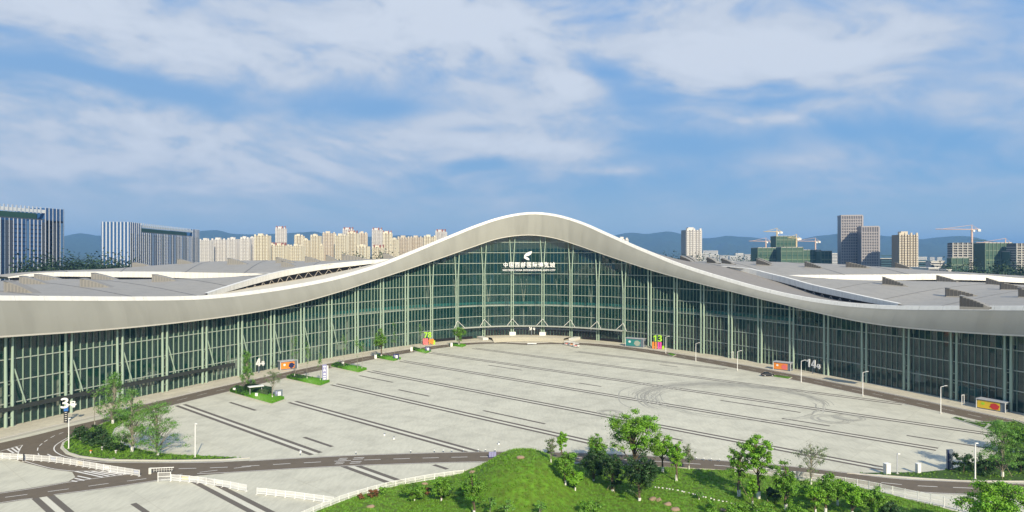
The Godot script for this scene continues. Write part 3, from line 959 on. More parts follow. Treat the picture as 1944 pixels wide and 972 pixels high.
func hall_roofs(h: Node3D) -> void:
	# canopy strip behind the lip: the wave itself, 28 m deep
	for part in 30:
		var st := begin()
		for k in 4:
			for v in 4:
				var a := lerpf(-200, 205, (part + k / 4.0) / 30.0)
				var b := lerpf(-200, 205, (part + (k + 1) / 4.0) / 30.0)
				var p := []
				for e in [[a, v], [b, v], [b, v + 1], [a, v + 1]]:
					var w: float = e[1] / 4.0
					p.append(hall(e[0], -30.0 * w, lip(e[0]) + table(LIFT, e[0]) * w - 0.05))
				quad(st, p[0], p[3], p[2], p[1])
		commit(h, "canopy_panel", done(st), M.canopy if part < 18 else M.gutter)
	var arch_l: Array = [Vector3(-109.2, 31.3, -243.9), Vector3(-109.8, 32.8, -262.4), Vector3(-108.7, 35.1, -286.0), Vector3(-103.7, 38.0, -310.7), Vector3(-95.1, 40.1, -331.2), Vector3(-83.8, 41.5, -348.0), Vector3(-70.9, 42.7, -364.3), Vector3(-58.8, 43.0, -377.0)]
	var arch_r: Array = [Vector3(89.5, 40.3, -359.8), Vector3(102.0, 39.7, -343.9), Vector3(112.9, 38.7, -327.8), Vector3(117.4, 37.1, -318.7), Vector3(123.0, 34.7, -302.9), Vector3(126.0, 32.6, -286.8), Vector3(128.5, 30.7, -263.7), Vector3(130.7, 29.2, -244.3), Vector3(131.7, 28.4, -232.0)]
	var band_lt: Array = [Vector3(-274.3, 33.5, -371.2), Vector3(-258.8, 35.6, -367.6), Vector3(-240.3, 36.4, -363.1), Vector3(-212.3, 36.8, -356.1), Vector3(-180.6, 36.9, -348.0), Vector3(-150.1, 36.7, -339.8), Vector3(-126.6, 36.6, -333.3), Vector3(-108.4, 36.9, -326.2)]
	var band_lb: Array = [Vector3(-274.3, 33.0, -371.2), Vector3(-258.8, 33.9, -367.6), Vector3(-240.3, 34.1, -363.1), Vector3(-212.3, 34.0, -356.1), Vector3(-180.6, 34.0, -348.0), Vector3(-150.1, 33.7, -339.8), Vector3(-126.6, 33.9, -333.3), Vector3(-108.4, 35.8, -326.2)]
	var band_rt: Array = [Vector3(131.9, 34.6, -344.7), Vector3(147.1, 35.3, -347.6), Vector3(171.1, 35.3, -352.8), Vector3(202.0, 35.3, -359.3), Vector3(227.5, 35.4, -364.6), Vector3(256.9, 34.6, -370.4), Vector3(280.3, 32.8, -375.0), Vector3(317.4, 31.3, -383.3)]
	var band_rb: Array = [Vector3(131.9, 34.1, -344.7), Vector3(147.1, 32.7, -347.6), Vector3(171.1, 32.2, -352.8), Vector3(202.0, 32.2, -359.3), Vector3(227.5, 32.3, -364.6), Vector3(256.9, 31.6, -370.4), Vector3(280.3, 30.2, -375.0), Vector3(317.4, 29.2, -383.3)]
	var crown_l: Array = [Vector3(-320, 31, -400), Vector3(-295.6, 33.3, -400.0), Vector3(-282.9, 34.5, -430.0), Vector3(-268.3, 35.4, -450.0), Vector3(-254.8, 37.4, -470.0), Vector3(-238.0, 39.4, -480.0), Vector3(-215.7, 40.9, -480.0), Vector3(-174.9, 41.9, -470.0), Vector3(-129.3, 41.4, -450.0), Vector3(-92.4, 41.9, -440.0), Vector3(-40.4, 43.0, -430.0)]
	var crown_r: Array = [Vector3(60, 41.7, -430), Vector3(98.9, 41.7, -430.0), Vector3(138.6, 41.6, -440.0), Vector3(171.0, 41.2, -450.0), Vector3(194.6, 40.4, -455.0), Vector3(224.1, 39.3, -460.0), Vector3(244.4, 37.5, -460.0), Vector3(261.7, 35.1, -450.0), Vector3(267.3, 34.4, -430.0), Vector3(290.3, 33.0, -410.0), Vector3(330.4, 31.1, -405.0)]
	# the near wing roofs start at the cap and run back to the white band of the next roof
	var fl := []
	for i in 12: fl.append(hall(-300.0 + i * 10.0, 0.1, lip(-300.0 + i * 10.0) + 0.02))
	for i in 4: fl.append(arch_l[i])
	var back_l := []
	for p in band_lb: back_l.append(p + Vector3(0, -1.3, -1.2))
	back_l[0].y = 31.5
	back_l.push_front(Vector3(-330, 30.5, -330)); back_l.push_front(Vector3(-380, 30.5, -260))
	var g1 := patch(fl, back_l, 40, 14, 1.6)
	commit(h, "wing_roof", patch_mesh(g1), M.roof)
	var fr := []
	for i in range(3, 9): fr.append(arch_r[i])
	for i in 11: fr.append(hall(206.0 + i * 9.0, 0.1, lip(206.0 + i * 9.0) + 0.02))
	var back_r := []
	for p in band_rb: back_r.append(p + Vector3(0, -1.0, -1.2))
	back_r.append(Vector3(345, 28.5, -330)); back_r.append(Vector3(380, 28.5, -250))
	var g2 := patch(fr, back_r, 40, 14, 1.8)
	commit(h, "wing_roof", patch_mesh(g2), M.roof)
	# the far roofs rise to a crown and fall away behind
	var f3 := band_lt.duplicate()
	for i in range(4, 8): f3.append(arch_l[i])
	var g3 := patch(f3, crown_l, 40, 10, 1.2)
	commit(h, "far_roof", patch_mesh(g3), M.roof)
	var f4 := [arch_r[0], arch_r[1], arch_r[2]] + band_rt
	var g4 := patch(f4, crown_r, 40, 10, 1.2)
	commit(h, "far_roof", patch_mesh(g4), M.roof)
	for c in [crown_l, crown_r]:
		var back := []
		for p in c: back.append(p * Vector3(1, 0, 1) + Vector3(0, p.y - 16.0, -150))
		commit(h, "back_roof", patch_mesh(patch(c, back, 30, 8, 5.0)), M.roof)
	# roof over the middle, hidden from the plaza by the crest
	var mid := patch([arch_l[7] , Vector3(-20, 43, -410), Vector3(40, 42, -405), arch_r[0]], [Vector3(-40.4, 43.0, -430.0), Vector3(0, 43, -432), Vector3(60, 41.7, -430)], 12, 3, 0.5)
	commit(h, "middle_roof", patch_mesh(mid), M.roof)
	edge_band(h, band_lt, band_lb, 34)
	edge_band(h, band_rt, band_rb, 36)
	# white arched edges above the slots behind the crest, with trusses in the dark
	for side in 2:
		var top: Array = arch_l if side == 0 else arch_r
		var cv := spread(top, 30)
		var out := Vector3(0.8, 0, 0.6) if side == 0 else Vector3(-0.85, 0, 0.55)
		for i in 30:
			var st := begin()
			var f0 := sin(PI * clampf(i / 30.0 * 0.9 + 0.06, 0, 1))
			var f1 := sin(PI * clampf((i + 1) / 30.0 * 0.9 + 0.06, 0, 1))
			var a: Vector3 = cv[i] + out * 0.6
			var b: Vector3 = cv[i + 1] + out * 0.6
			var r := Vector3(0, 0.45, 0)
			quad(st, a - Vector3(0, 0.8 + 1.4 * f0, 0), a + r, b + r, b - Vector3(0, 0.8 + 1.4 * f1, 0))
			quad(st, a + r, cv[i] - out * 1.6 + r, cv[i + 1] - out * 1.6 + r, b + r)
			commit(h, "arched_edge", done(st), M.cap)
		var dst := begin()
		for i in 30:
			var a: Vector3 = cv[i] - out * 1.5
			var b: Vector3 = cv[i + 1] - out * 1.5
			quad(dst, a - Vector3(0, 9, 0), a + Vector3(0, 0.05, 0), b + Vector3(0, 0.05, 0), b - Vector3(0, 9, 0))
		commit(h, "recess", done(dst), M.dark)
		var tr := begin()
		var pts := spread(top, 44)
		for i in range(4, 36):
			var a: Vector3 = pts[i] + out * 0.1 - Vector3(0, 2.4, 0)
			var b: Vector3 = pts[i + 1] + out * 0.1 - Vector3(0, 2.4, 0)
			var lo := Vector3(0, -3.0, 0) + out * 0.5
			tube(tr, a + lo, b + lo, 0.16, 0.16)
			tube(tr, a + lo if i % 2 == 0 else a, b if i % 2 == 0 else b + lo, 0.13, 0.13)
		commit(h, "truss", done(tr), M.truss)
	for u in [0.16, 0.30, 0.46, 0.60, 0.75, 0.89]:
		seam(h, g1, u); seam(h, g3, u)
	for u in [0.12, 0.26, 0.42, 0.57, 0.72, 0.88]:
		seam(h, g2, u); seam(h, g4, u)
	# roof vents, each a louvred wedge: tall end, pointed end, height, width
	var vl := [[Vector3(-151.5, 33.6, -205.0), Vector3(-142.5, 33.6, -205.0), 0], [Vector3(-164.9, 34.1, -262.0), Vector3(-153.4, 34.1, -262.0), 0], [Vector3(-157.5, 33.9, -300.0), Vector3(-146.9, 33.9, -300.0), 0], [Vector3(-205.7, 35.9, -335.0), Vector3(-193.5, 35.9, -335.0), 0], [Vector3(-237.1, 35.8, -340.0), Vector3(-224.5, 35.8, -340.0), 0], [Vector3(-201.1, 34.6, -280.0), Vector3(-189.6, 34.6, -280.0), 0], [Vector3(-238.7, 38.5, -430.0), Vector3(-227.5, 38.5, -430.0), 2], [Vector3(-210.2, 41.0, -430.0), Vector3(-199.6, 41.0, -430.0), 2], [Vector3(-166.2, 41.9, -400.0), Vector3(-154.7, 41.9, -400.0), 2], [Vector3(-141.5, 42.2, -410.0), Vector3(-130.1, 42.2, -410.0), 2], [Vector3(-124.6, 40.1, -370.0), Vector3(-116.3, 40.1, -370.0), 2], [Vector3(-124.1, 41.7, -410.0), Vector3(-114.9, 41.7, -410.0), 2], [Vector3(-104.6, 40.8, -385.0), Vector3(-98.4, 40.8, -385.0), 2], [Vector3(-99.5, 42.5, -400.0), Vector3(-83.7, 42.5, -400.0), 2], [Vector3(-74.4, 43.5, -395.0), Vector3(-67.4, 43.5, -395.0), 2], [Vector3(162.9, 32.3, -300.0), Vector3(171.4, 32.3, -300.0), 1], [Vector3(220.9, 33.2, -355.0), Vector3(230.3, 33.2, -355.0), 1], [Vector3(166.5, 32.3, -262.0), Vector3(176.0, 32.3, -262.0), 1], [Vector3(131.6, 30.9, -200.0), Vector3(136.8, 30.9, -200.0), 1], [Vector3(243.2, 33.1, -350.0), Vector3(251.1, 33.1, -350.0), 1], [Vector3(214.7, 32.5, -300.0), Vector3(223.8, 32.5, -300.0), 1], [Vector3(178.1, 31.8, -240.0), Vector3(185.0, 31.8, -240.0), 1], [Vector3(143.6, 41.3, -400.0), Vector3(151.4, 41.3, -400.0), 3], [Vector3(150.0, 42.4, -415.0), Vector3(157.7, 42.4, -415.0), 3], [Vector3(167.4, 39.9, -390.0), Vector3(176.5, 39.9, -390.0), 3], [Vector3(195.8, 39.4, -400.0), Vector3(207.9, 39.4, -400.0), 3], [Vector3(235.8, 37.2, -420.0), Vector3(243.9, 37.2, -420.0), 3], [Vector3(95.7, 41.1, -385.0), Vector3(101.4, 41.1, -385.0), 3], [Vector3(107.0, 42.1, -415.0), Vector3(111.5, 42.1, -415.0), 3], [Vector3(123.6, 41.3, -400.0), Vector3(129.1, 41.3, -400.0), 3], [Vector3(107.1, 39.3, -372.0), Vector3(111.5, 39.3, -372.0), 3]]
	for e in vl:
		var g: Array = [g1, g2, g3, g4][e[2]]
		var p: Vector3 = e[0]
		var q: Vector3 = e[1]
		if e[2] % 2 == 1: q.z += 5.0
		var f := Vector3(p.x, patch_y(g, p.x, p.z) - 0.1, p.z)
		var t := Vector3(q.x, patch_y(g, q.x, q.z) - 0.1, q.z)
		vent(h, f, t, 3.4, 3.4, e[2] % 2 == 1)

func inside(h: Node3D) -> void:
	var st := begin()
	band(-290, 280, func(_s): return -0.5, func(_s): return -27.5, 0.14, 0.14, 70, st)
	commit(h, "inner_floor", done(st), M.inner_floor)
	st = begin()
	for i in 70:
		var a := lerpf(-290, 280, i / 70.0)
		var b := lerpf(-290, 280, (i + 1) / 70.0)
		quad(st, hall(a, -27.0, 0.0), hall(a, -27.0, lip(a) + table(LIFT, a) * 0.9 - 0.12), hall(b, -27.0, lip(b) + table(LIFT, b) * 0.9 - 0.12), hall(b, -27.0, 0.0))
	commit(h, "inner_wall", done(st), M.inner_wall)
	for i in 34:
		var st2 := begin()
		var st3 := begin()
		var a := lerpf(-140, 150, i / 34.0)
		var b := lerpf(-140, 150, (i + 1) / 34.0)
		for k in 3:
			var p := lerpf(a, b, k / 3.0)
			var q := lerpf(a, b, (k + 1) / 3.0)
			quad(st2, hall(p, -9, 16.6), hall(p, -9, 17.8), hall(q, -9, 17.8), hall(q, -9, 16.6))
			quad(st2, hall(p, -9, 17.8), hall(p, -27, 17.8), hall(q, -27, 17.8), hall(q, -9, 17.8))
			quad(st2, hall(p, -9, 16.6), hall(q, -9, 16.6), hall(q, -27, 16.6), hall(p, -27, 16.6))
			quad(st3, hall(p, -8.9, 17.8), hall(p, -8.9, 19.2), hall(q, -8.9, 19.2), hall(q, -8.9, 17.8))
		commit(h, "gallery_floor", done(st2), M.inner_slab)
		commit(h, "balustrade", done(st3), M.teal)
	for i in 34:
		var s := -280.0 + i * 16.5
		st = begin()
		var top := minf(lip(s) - 2.5, 32.0)
		tube(st, hall(s, -12, 0.1), hall(s, -12, 16.6), 0.55, 0.5, 8)
		if top > 19.0:
			tube(st, hall(s, -12, 17.8), hall(s - 1.3, -12, top), 0.4, 0.3)
			tube(st, hall(s, -12, 17.8), hall(s + 1.3, -12, top), 0.4, 0.3)
		commit(h, "inner_column", done(st), M.inner_column)
	for i in 22:                                   # stair cores and stalls behind the glass
		var s := rng.randf_range(-260, 240)
		var w := rng.randf_range(3, 9)
		bar(h, "inner_booth", [M.inner_slab, M.inner_column, M.teal, M.inner_floor][rng.randi() % 4], hall(s, rng.randf_range(-20, -9), 0), Vector3(w, rng.randf_range(4, 9), 3), turn_at(s))
	# ends of the hall
	for s in [-290.0, 280.0]:
		st = begin()
		quad(st, hall(s, -27.5, 0), hall(s, -27.5, lip(s) - 0.8), hall(s, 0, lip(s) - 0.8), hall(s, 0, 0))
		commit(h, "end_wall", done(st), M.fascia0)

func entrance(h: Node3D) -> void:
	# podium, steps, plinths, doors and the thin canopy with its raking struts
	var st := begin()
	band(-22, 28, func(_s): return 0.2, func(_s): return 12.0, 1.35, 1.35, 24, st)
	band(-22, 28, func(_s): return 0.2, func(_s): return 0.2, 0.15, 1.35, 24, st)
	commit(h, "podium", done(st), M.paver0)
	for k in 8:
		st = begin()
		var o := 12.0 + k * 1.15
		var y := 1.35 - k * 0.15
		var grow := k * 0.5
		band(-22 - grow, 28 + grow, func(_s): return o, func(_s): return o, y - 0.15, y, 24, st)
		band(-22 - grow, 28 + grow, func(_s): return o, func(_s): return o + 1.15, y - 0.15, y - 0.15, 24, st)
		commit(h, "step", done(st), M["paver%d" % (k % 3)])
	for s in [-6.0, 11.3]:
		bar(h, "plinth", M.white, hall(s, 1.4, 2.2), Vector3(3.4, 1.9, 2.4), turn_at(s))
	for s in [-25.0, 31.5]:
		bar(h, "cheek_wall", M.off_white, hall(s, 5.0, 0.8), Vector3(3.2, 1.3, 8.0), turn_at(s))
	for i in 6:
		var a: float = arc_columns[15 + i]
		var b: float = arc_columns[16 + i]
		st = begin()
		for k in 4:
			var p := lerpf(a, b, k / 4.0)
			var q := lerpf(a, b, (k + 1) / 4.0)
			var c := (hall(p, 2.0, 6.5) + hall(q, 2.0, 6.5)) / 2.0
			box(st, c, Vector3(hall(p, 3.6, 0).distance_to(hall(q, 3.6, 0)), 0.38, 3.4), Basis(Vector3.UP, turn_at((p + q) / 2.0)))
		commit(h, "entrance_canopy", done(st), M.entrance)
	for i in range(15, 22):
		var s: float = arc_columns[i]
		st = begin()
		for sgn in [-1.0, 1.0]:
			tube(st, hall(s, 1.5, 10.4), hall(s + sgn * 3.4, 3.4, 6.8), 0.15, 0.15)
		commit(h, "canopy_strut", done(st), M.off_white)
	for i in 5:
		var a: float = arc_columns[16 + i] if i < 4 else arc_columns[15]
		var w := 15.0
		var s := a + 8.4
		if i == 4: continue
		st = begin()
		for k in 9:
			var p := s - w / 2.0 + w * k / 9.0
			box(st, hall(p + 0.8, 0.42, 3.0), Vector3(0.9, 2.9, 0.1), Basis(Vector3.UP, turn_at(p + 0.8)))
		commit(h, "door", done(st), M.black)
		st = begin()
		for k in 4:
			var p := lerpf(s - w / 2.0, s + w / 2.0, (k + 0.5) / 4.0)
			box(st, hall(p, 0.5, 4.9), Vector3(w / 4.0 + 0.05, 0.8, 0.5), Basis(Vector3.UP, turn_at(p)))
		commit(h, "door_head", done(st), M.slate)
	# dark entrance band on the left wing
	for i in 10:
		var a := -264.0 + i * 9.0
		st = begin()
		band(a, a + 8.98, func(_s): return 1.6, func(_s): return 1.6, 4.4, 5.4, 8, st)
		band(a, a + 8.98, func(_s): return 0.1, func(_s): return 1.6, 5.4, 5.4, 8, st)
		band(a, a + 8.98, func(_s): return 0.1, func(_s): return 1.6, 4.4, 4.4, 8, st)
		commit(h, "porch_band", done(st), M.porch)
	for i in 12:
		var a := 34.0 + i * 9.0 if i < 3 else -300.0
		if a < 0: continue
		st = begin()
		band(a, a + 9.0, func(_s): return 0.5, func(_s): return 0.5, 0.15, 1.6, 5, st)
		commit(h, "dark_plinth", done(st), M.black)
	for i in 3:
		st = begin()
		var a := -56.0 + i * 9.0
		band(a, a + 9.0, func(_s): return 0.5, func(_s): return 0.5, 0.15, 1.6, 5, st)
		commit(h, "dark_plinth", done(st), M.black)
# ---------------------------------------------------------------- vegetation
func leaf_cloud(sd: int, clumps: Array, leaves: int, size: float, tone := 0.22, droop := 0.0) -> ArrayMesh:
	# clumps: [centre, radii]; many small leaf faces round each, light and dark clump by clump
	var r := RandomNumberGenerator.new()
	r.seed = sd
	var pos := PackedVector3Array()
	var nor := PackedVector3Array()
	var col := PackedColorArray()
	for c in clumps:
		var k := 1.0 + r.randfn() * tone
		k = clampf(k, 0.5, 1.6)
		var warm := 1.0 + r.randfn() * 0.08
		var share := int(leaves * (0.7 + 0.6 * r.randf()) / clumps.size())
		for i in share:
			var d := Vector3(r.randfn(), r.randfn(), r.randfn()).normalized()
			var rad := minf(absf(r.randfn()) * 0.62 + 0.12, 1.7)
			var p: Vector3 = c[0] + d * rad * c[1]
			p.y -= droop * rad * rad
			var up := (d + Vector3(0, 0.35, 0) + Vector3(r.randfn(), r.randfn(), r.randfn()) * 0.7).normalized()
			var e := up.cross(Vector3(r.randfn(), r.randfn(), r.randfn())).normalized()
			var f := up.cross(e)
			var s := size * r.randf_range(0.6, 1.35)
			e *= s; f *= s * 0.55
			var n := (d * 0.5 + up * 0.6 + Vector3(0, 0.15, 0)).normalized()
			var kk := k * r.randf_range(0.75, 1.25)
			var cc := Color(kk * warm, kk, kk * r.randf_range(0.7, 1.2))
			for v in [p - e, p + f, p + e, p - e, p + e, p - f]:
				pos.append(v); nor.append(n); col.append(cc)
	return arrays(pos, nor, col)

func arrays(pos: PackedVector3Array, nor: PackedVector3Array, col: PackedColorArray) -> ArrayMesh:
	var a := []
	a.resize(Mesh.ARRAY_MAX)
	a[Mesh.ARRAY_VERTEX] = pos
	a[Mesh.ARRAY_NORMAL] = nor
	a[Mesh.ARRAY_COLOR] = col
	var m := ArrayMesh.new()
	m.add_surface_from_arrays(Mesh.PRIMITIVE_TRIANGLES, a)
	return m

func tree(called: String, label: String, kind: String, v: Vector4, sd: int, group := "", base_y := -1.0, washed := true, staked := false) -> Node3D:
	# v: x, z, height, crown radius
	var y := base_y if base_y >= 0.0 else lawn_height(Vector2(v.x, v.y)) - 0.1
	var t := thing(called, label, "shrub" if kind in ["bush", "red"] else "tree", Vector3(v.x, y, v.y), 0.0, group)
	var r := RandomNumberGenerator.new()
	r.seed = sd
	var H := v.z
	var R := v.w * (1.5 if kind == "feather" else 1.0)
	var wood := begin()
	var clumps := []
	var leaf: Material = M.mid_leaf
	var count := 3200
	var size := 0.22
	var tone := 0.24
	var trunk := 0.025 * H + 0.04
	var droop := 0.0
	var first := 0.32       # where the crown begins, as a share of the height
	var n := 26
	match kind:
		"broad": leaf = M.bright_leaf; first = 0.30; n = 70; count = 17000; size = 0.165; tone = 0.26
		"round": leaf = M.bright_leaf; first = 0.36; n = 50; count = 7500; size = 0.145
		"mid": leaf = M.mid_leaf; first = 0.25; n = 50; count = 8000; size = 0.145
		"dark": leaf = M.dark_leaf; first = 0.12; n = 60; count = 12000; size = 0.155; tone = 0.3
		"feather": leaf = M.feather_leaf; first = 0.16; n = 90; count = 8500; size = 0.125; tone = 0.2; trunk *= 0.8
		"young": leaf = M.feather_leaf; first = 0.35; n = 16; count = 420; size = 0.15; trunk = 0.09
		"pale": leaf = M.pale_leaf; first = 0.28; n = 34; count = 1300; size = 0.14; tone = 0.15; trunk *= 0.6
		"bush": leaf = M.mid_leaf; first = 0.02; n = 16; count = 2200; size = 0.17; trunk = 0.06
		"darkbush": leaf = M.dark_leaf; first = 0.05; n = 18; count = 3000; size = 0.18; trunk = 0.08; tone = 0.35
		"red": leaf = M.red_leaf; first = 0.05; n = 14; count = 900; size = 0.15; trunk = 0.05; tone = 0.4
	var top := Vector3(r.randfn() * 0.03 * H, H * (0.72 if kind != "feather" else 0.9), r.randfn() * 0.03 * H)
	var lean := [Vector3.ZERO, Vector3(r.randfn() * 0.012 * H, first * H * 0.6, r.randfn() * 0.012 * H), top]
	tube(wood, lean[0] - Vector3(0, 0.2, 0), lean[1], trunk, trunk * 0.8, 7)
	tube(wood, lean[1], lean[2], trunk * 0.8, trunk * 0.2, 6)
	var mid_y := (first + 1.0) / 2.0 * H
	var half_y := (1.0 - first) / 2.0 * H
	for i in n:
		var d := Vector3(r.randfn(), r.randfn() * 0.9, r.randfn()).normalized()
		var reach := pow(r.randf(), 0.5)
		var c := Vector3(d.x * R, mid_y + d.y * half_y, d.z * R) * 1.0
		c = Vector3(d.x * R * reach, mid_y + d.y * half_y * reach, d.z * R * reach)
		var cr := R * r.randf_range(0.17, 0.32)
		var rr := Vector3(cr, cr * 0.72, cr)
		if kind == "feather":
			var up_t := r.randf()
			c = Vector3(d.x, 0, d.z) * R * (0.15 + 0.75 * reach) * (1.15 - 0.75 * up_t)
			c.y = H * (first + (0.97 - first) * up_t)
			rr = Vector3(R * 0.22, H * 0.055, R * 0.22)
		elif kind == "young":
			rr = Vector3(R * 0.4, H * 0.06, R * 0.4)
		elif kind == "broad":
			c.y += 0.08 * H * (1.0 - reach)
			rr = Vector3(cr * 0.85, cr * 0.5, cr * 0.85)
		elif kind == "round" or kind == "mid":
			rr = Vector3(cr, cr * 0.8, cr)
		clumps.append([c - Vector3(0, rr.y * 0.3, 0) if d.y > 0.5 else c, rr])
		# a limb from the trunk towards this clump
		if i % 2 == 0 or kind == "pale":
			var root_y := clampf(c.y - R * r.randf_range(0.4, 1.0), first * H * 0.55, top.y)
			var from := Vector3.ZERO.lerp(top, root_y / top.y)
			var elbow := from.lerp(c, 0.5) + Vector3(0, 0.08 * R, 0)
			tube(wood, from, elbow, trunk * 0.36, trunk * 0.22, 5)
			tube(wood, elbow, c, trunk * 0.22, 0.02, 4)
			if kind == "pale":
				for q in 4: tube(wood, c, c + Vector3(r.randfn(), absf(r.randfn()), r.randfn()) * 0.5, 0.025, 0.01, 3)
	commit(t, "trunk", done(wood), M.pale_bark if kind in ["feather", "pale", "young"] else M.bark)
	inst(t, "crown", leaf_cloud(sd + 1, clumps, count, size, tone, droop), leaf)
	if washed and kind not in ["bush", "red", "darkbush"]:
		var st := begin()
		tube(st, Vector3(0, -0.1, 0), Vector3(0, minf(1.2, first * H * 0.5), 0).lerp(lean[1], 0.1), trunk * 1.12, trunk * 1.08, 8)
		commit(t, "painted_base", done(st), M.lime_wash)
	if staked:
		for k in 3:
			var a := TAU * k / 3.0 + sd
			var st := begin()
			tube(st, Vector3(cos(a), 0, sin(a)) * 0.17 * H + Vector3(0, -0.2, 0), Vector3(0, 0.30 * H, 0), 0.05, 0.04, 5)
			commit(t, "stake", done(st), M.stake)
	return t

func make_trees() -> void:
	var g := "trees on the green lawn by the mound"
	tree("broadleaf_tree", "tallest bright green spreading tree, rising behind the dark trees on the lawn", "broad", Vector4(25.24, -139.09, 14.07, 5.69), 101, g)
	tree("broadleaf_tree", "mid green round-topped tree behind the left end of the dark clump", "mid", Vector4(17.26, -138.82, 9.22, 2.14), 102, g)
	tree("evergreen_tree", "dark dense evergreen at the left end of the dark clump", "dark", Vector4(16.11, -134.59, 6.65, 2.70), 103, g)
	tree("evergreen_tree", "green evergreen with crossed timber props in the middle of the dark clump", "dark", Vector4(19.03, -129.03, 7.67, 2.09), 104, g, -1.0, true, true)
	tree("evergreen_tree", "largest dark evergreen, at the front of the dark clump", "dark", Vector4(23.18, -124.02, 9.39, 3.16), 105, g)
	tree("broadleaf_tree", "bright tree at the right end of the dark clump, beside the tallest tree", "round", Vector4(31.18, -141.19, 8.18, 2.40), 106, g)
	tree("broadleaf_tree", "small round-headed green tree with a long white-painted trunk", "round", Vector4(32.67, -135.61, 8.06, 1.78), 107, g)
	tree("maple_tree", "thin sparse tree with reddish leaves by the front road", "pale", Vector4(37.29, -143.71, 5.33, 1.55), 108, g)
	tree("broadleaf_tree", "yellow-green low-branched tree on the shaded right flank of the mound", "mid", Vector4(9.88, -125.41, 6.97, 1.94), 109, g)
	tree("broadleaf_tree", "small bright tree with forked white trunk below the mound flank", "round", Vector4(11.61, -125.24, 3.67, 1.64), 110, g)
	tree("broadleaf_tree", "small bright tree on the far shoulder of the mound", "round", Vector4(10.85, -147.96, 6.63, 1.03), 111, g)
	tree("silvery_shrub", "pale silvery shrub on the far shoulder of the mound", "pale", Vector4(7.45, -130.38, 5.03, 1.21), 112, g)
	tree("broadleaf_tree", "left tree of the tall staked group on the right lawn, with leaning trunk", "mid", Vector4(41.55, -124.86, 10.22, 2.02), 113, g, -1.0, true, true)
	tree("broadleaf_tree", "tallest bright tree of the staked group on the right lawn", "broad", Vector4(44.86, -124.14, 11.79, 2.49), 114, g, -1.0, true, true)
	tree("broadleaf_tree", "small leafy sapling with white trunk in front of the staked group", "round", Vector4(42.62, -120.78, 5.13, 1.12), 115, g)
	tree("broadleaf_tree", "dark green tree right of the staked group, with white lower trunk", "mid", Vector4(47.87, -119.22, 8.75, 2.12), 116, g)
	tree("bare_tree", "pale sparse tree with bare twigs standing on the lawn edge by the front road", "pale", Vector4(58.33, -132.98, 9.04, 3.18), 117, g)
	tree("broadleaf_tree", "green tree in front of the pale sparse tree", "mid", Vector4(54.31, -118.19, 7.76, 1.64), 118, g)
	tree("broadleaf_tree", "yellow-green bushy tree left of the pair above the right fence", "round", Vector4(52.36, -117.72, 5.18, 1.64), 119, g)
	tree("broadleaf_tree", "left of the two bushy trees before the right white fence", "round", Vector4(58.18, -116.64, 6.12, 2.25), 120, g)
	tree("broadleaf_tree", "right of the two bushy trees before the right white fence", "mid", Vector4(61.79, -116.30, 5.57, 2.07), 121, g)
	tree("broadleaf_tree", "large-leaved bright tree in the bottom right corner of the view", "broad", Vector4(73.99, -104.84, 11.09, 4.78), 122, g)
	tree("young_conifer", "small dark shrub-like tree at the front edge of the lawn below the clump", "bush", Vector4(13.27, -116.10, 3.59, 2.24), 123, g)
	tree("young_conifer", "small pointed shrub at the front edge of the lawn under the boulder row", "bush", Vector4(34.40, -117.24, 2.81, 1.54), 124, g)
	tree("young_conifer", "low shrub at the lower right of the dotted stone line", "bush", Vector4(42.19, -115.76, 2.86, 2.68), 125, g)
	tree("thin_sapling", "thin dark sapling beside the dotted stone line", "young", Vector4(33.90, -123.66, 1.72, 0.67), 126, g)
	for e in [["bushy shrub at the front edge of the lawn below the pale sparse tree", "bush", Vector4(48.88, -117.22, 2.72, 2.08)], ["tall loose grass-like shrub behind the yellow-green bushy tree", "bush", Vector4(54.52, -126.07, 2.73, 2.73)], ["dark low shrub under the right of the two bushy trees", "darkbush", Vector4(64.21, -116.14, 2.96, 2.33)], ["dark shrub between the staked group and the right fence", "darkbush", Vector4(47.32, -123.05, 2.38, 1.43)], ["round yellow-green shrub at the right end of the boulder row", "bush", Vector4(38.82, -116.37, 2.43, 1.80)], ["bright low tree in the shade right of the staked group", "round", Vector4(58.17, -121.88, 4.99, 1.60)]]:
		tree("lawn_shrub" if e[1] != "round" else "broadleaf_tree", e[0], e[1], e[2], 500 + int(e[2].x * 10) % 89, "planting on the right lawn")
	for e in [["low spreading tree with three white stems on the left of the lawn", "mid", Vector4(-17.88, -125.17, 3.09, 2.13)], ["upright bushy tree in the middle of the left lawn", "mid", Vector4(-12.91, -124.75, 4.62, 1.83)], ["tall ragged tree at the foot of the mound on its left", "mid", Vector4(-6.53, -117.38, 7.34, 2.27)], ["yellow-tipped shrub beside the ragged tree at the mound's foot", "bush", Vector4(-8.94, -125.79, 2.43, 1.07)], ["copper-leaved shrub between the two left lawn trees", "red", Vector4(-15.87, -128.48, 1.79, 0.99)], ["dark dense shrub behind the upright bushy tree", "darkbush", Vector4(-12.41, -127.56, 1.48, 1.67)]]:
		tree("lawn_shrub" if e[1] in ["bush", "red", "darkbush"] else "broadleaf_tree", e[0], e[1], e[2], 200 + int(e[2].x * 10) % 97, "planting on the left lawn")
	var reds := [["orange shrub at the left end of the flower row by the white fence", Vector4(-27.76, -125.72, 1.36, 0.73)], ["red-flowered shrub, second in the flower row by the white fence", Vector4(-26.19, -126.54, 1.76, 0.78)], ["pink-flowered shrub in the flower row by the white fence", Vector4(-25.43, -127.65, 1.48, 0.64)]]
	for e in reds: tree("flowering_shrub", e[0], "red", e[1], 240 + int(e[1].x), "flower row along the white fence")
	tree("flowering_shrub", "tall green shrub at the right end of the flower row by the white fence", "bush", Vector4(-24.16, -128.21, 1.88, 0.79), 251, "flower row along the white fence")
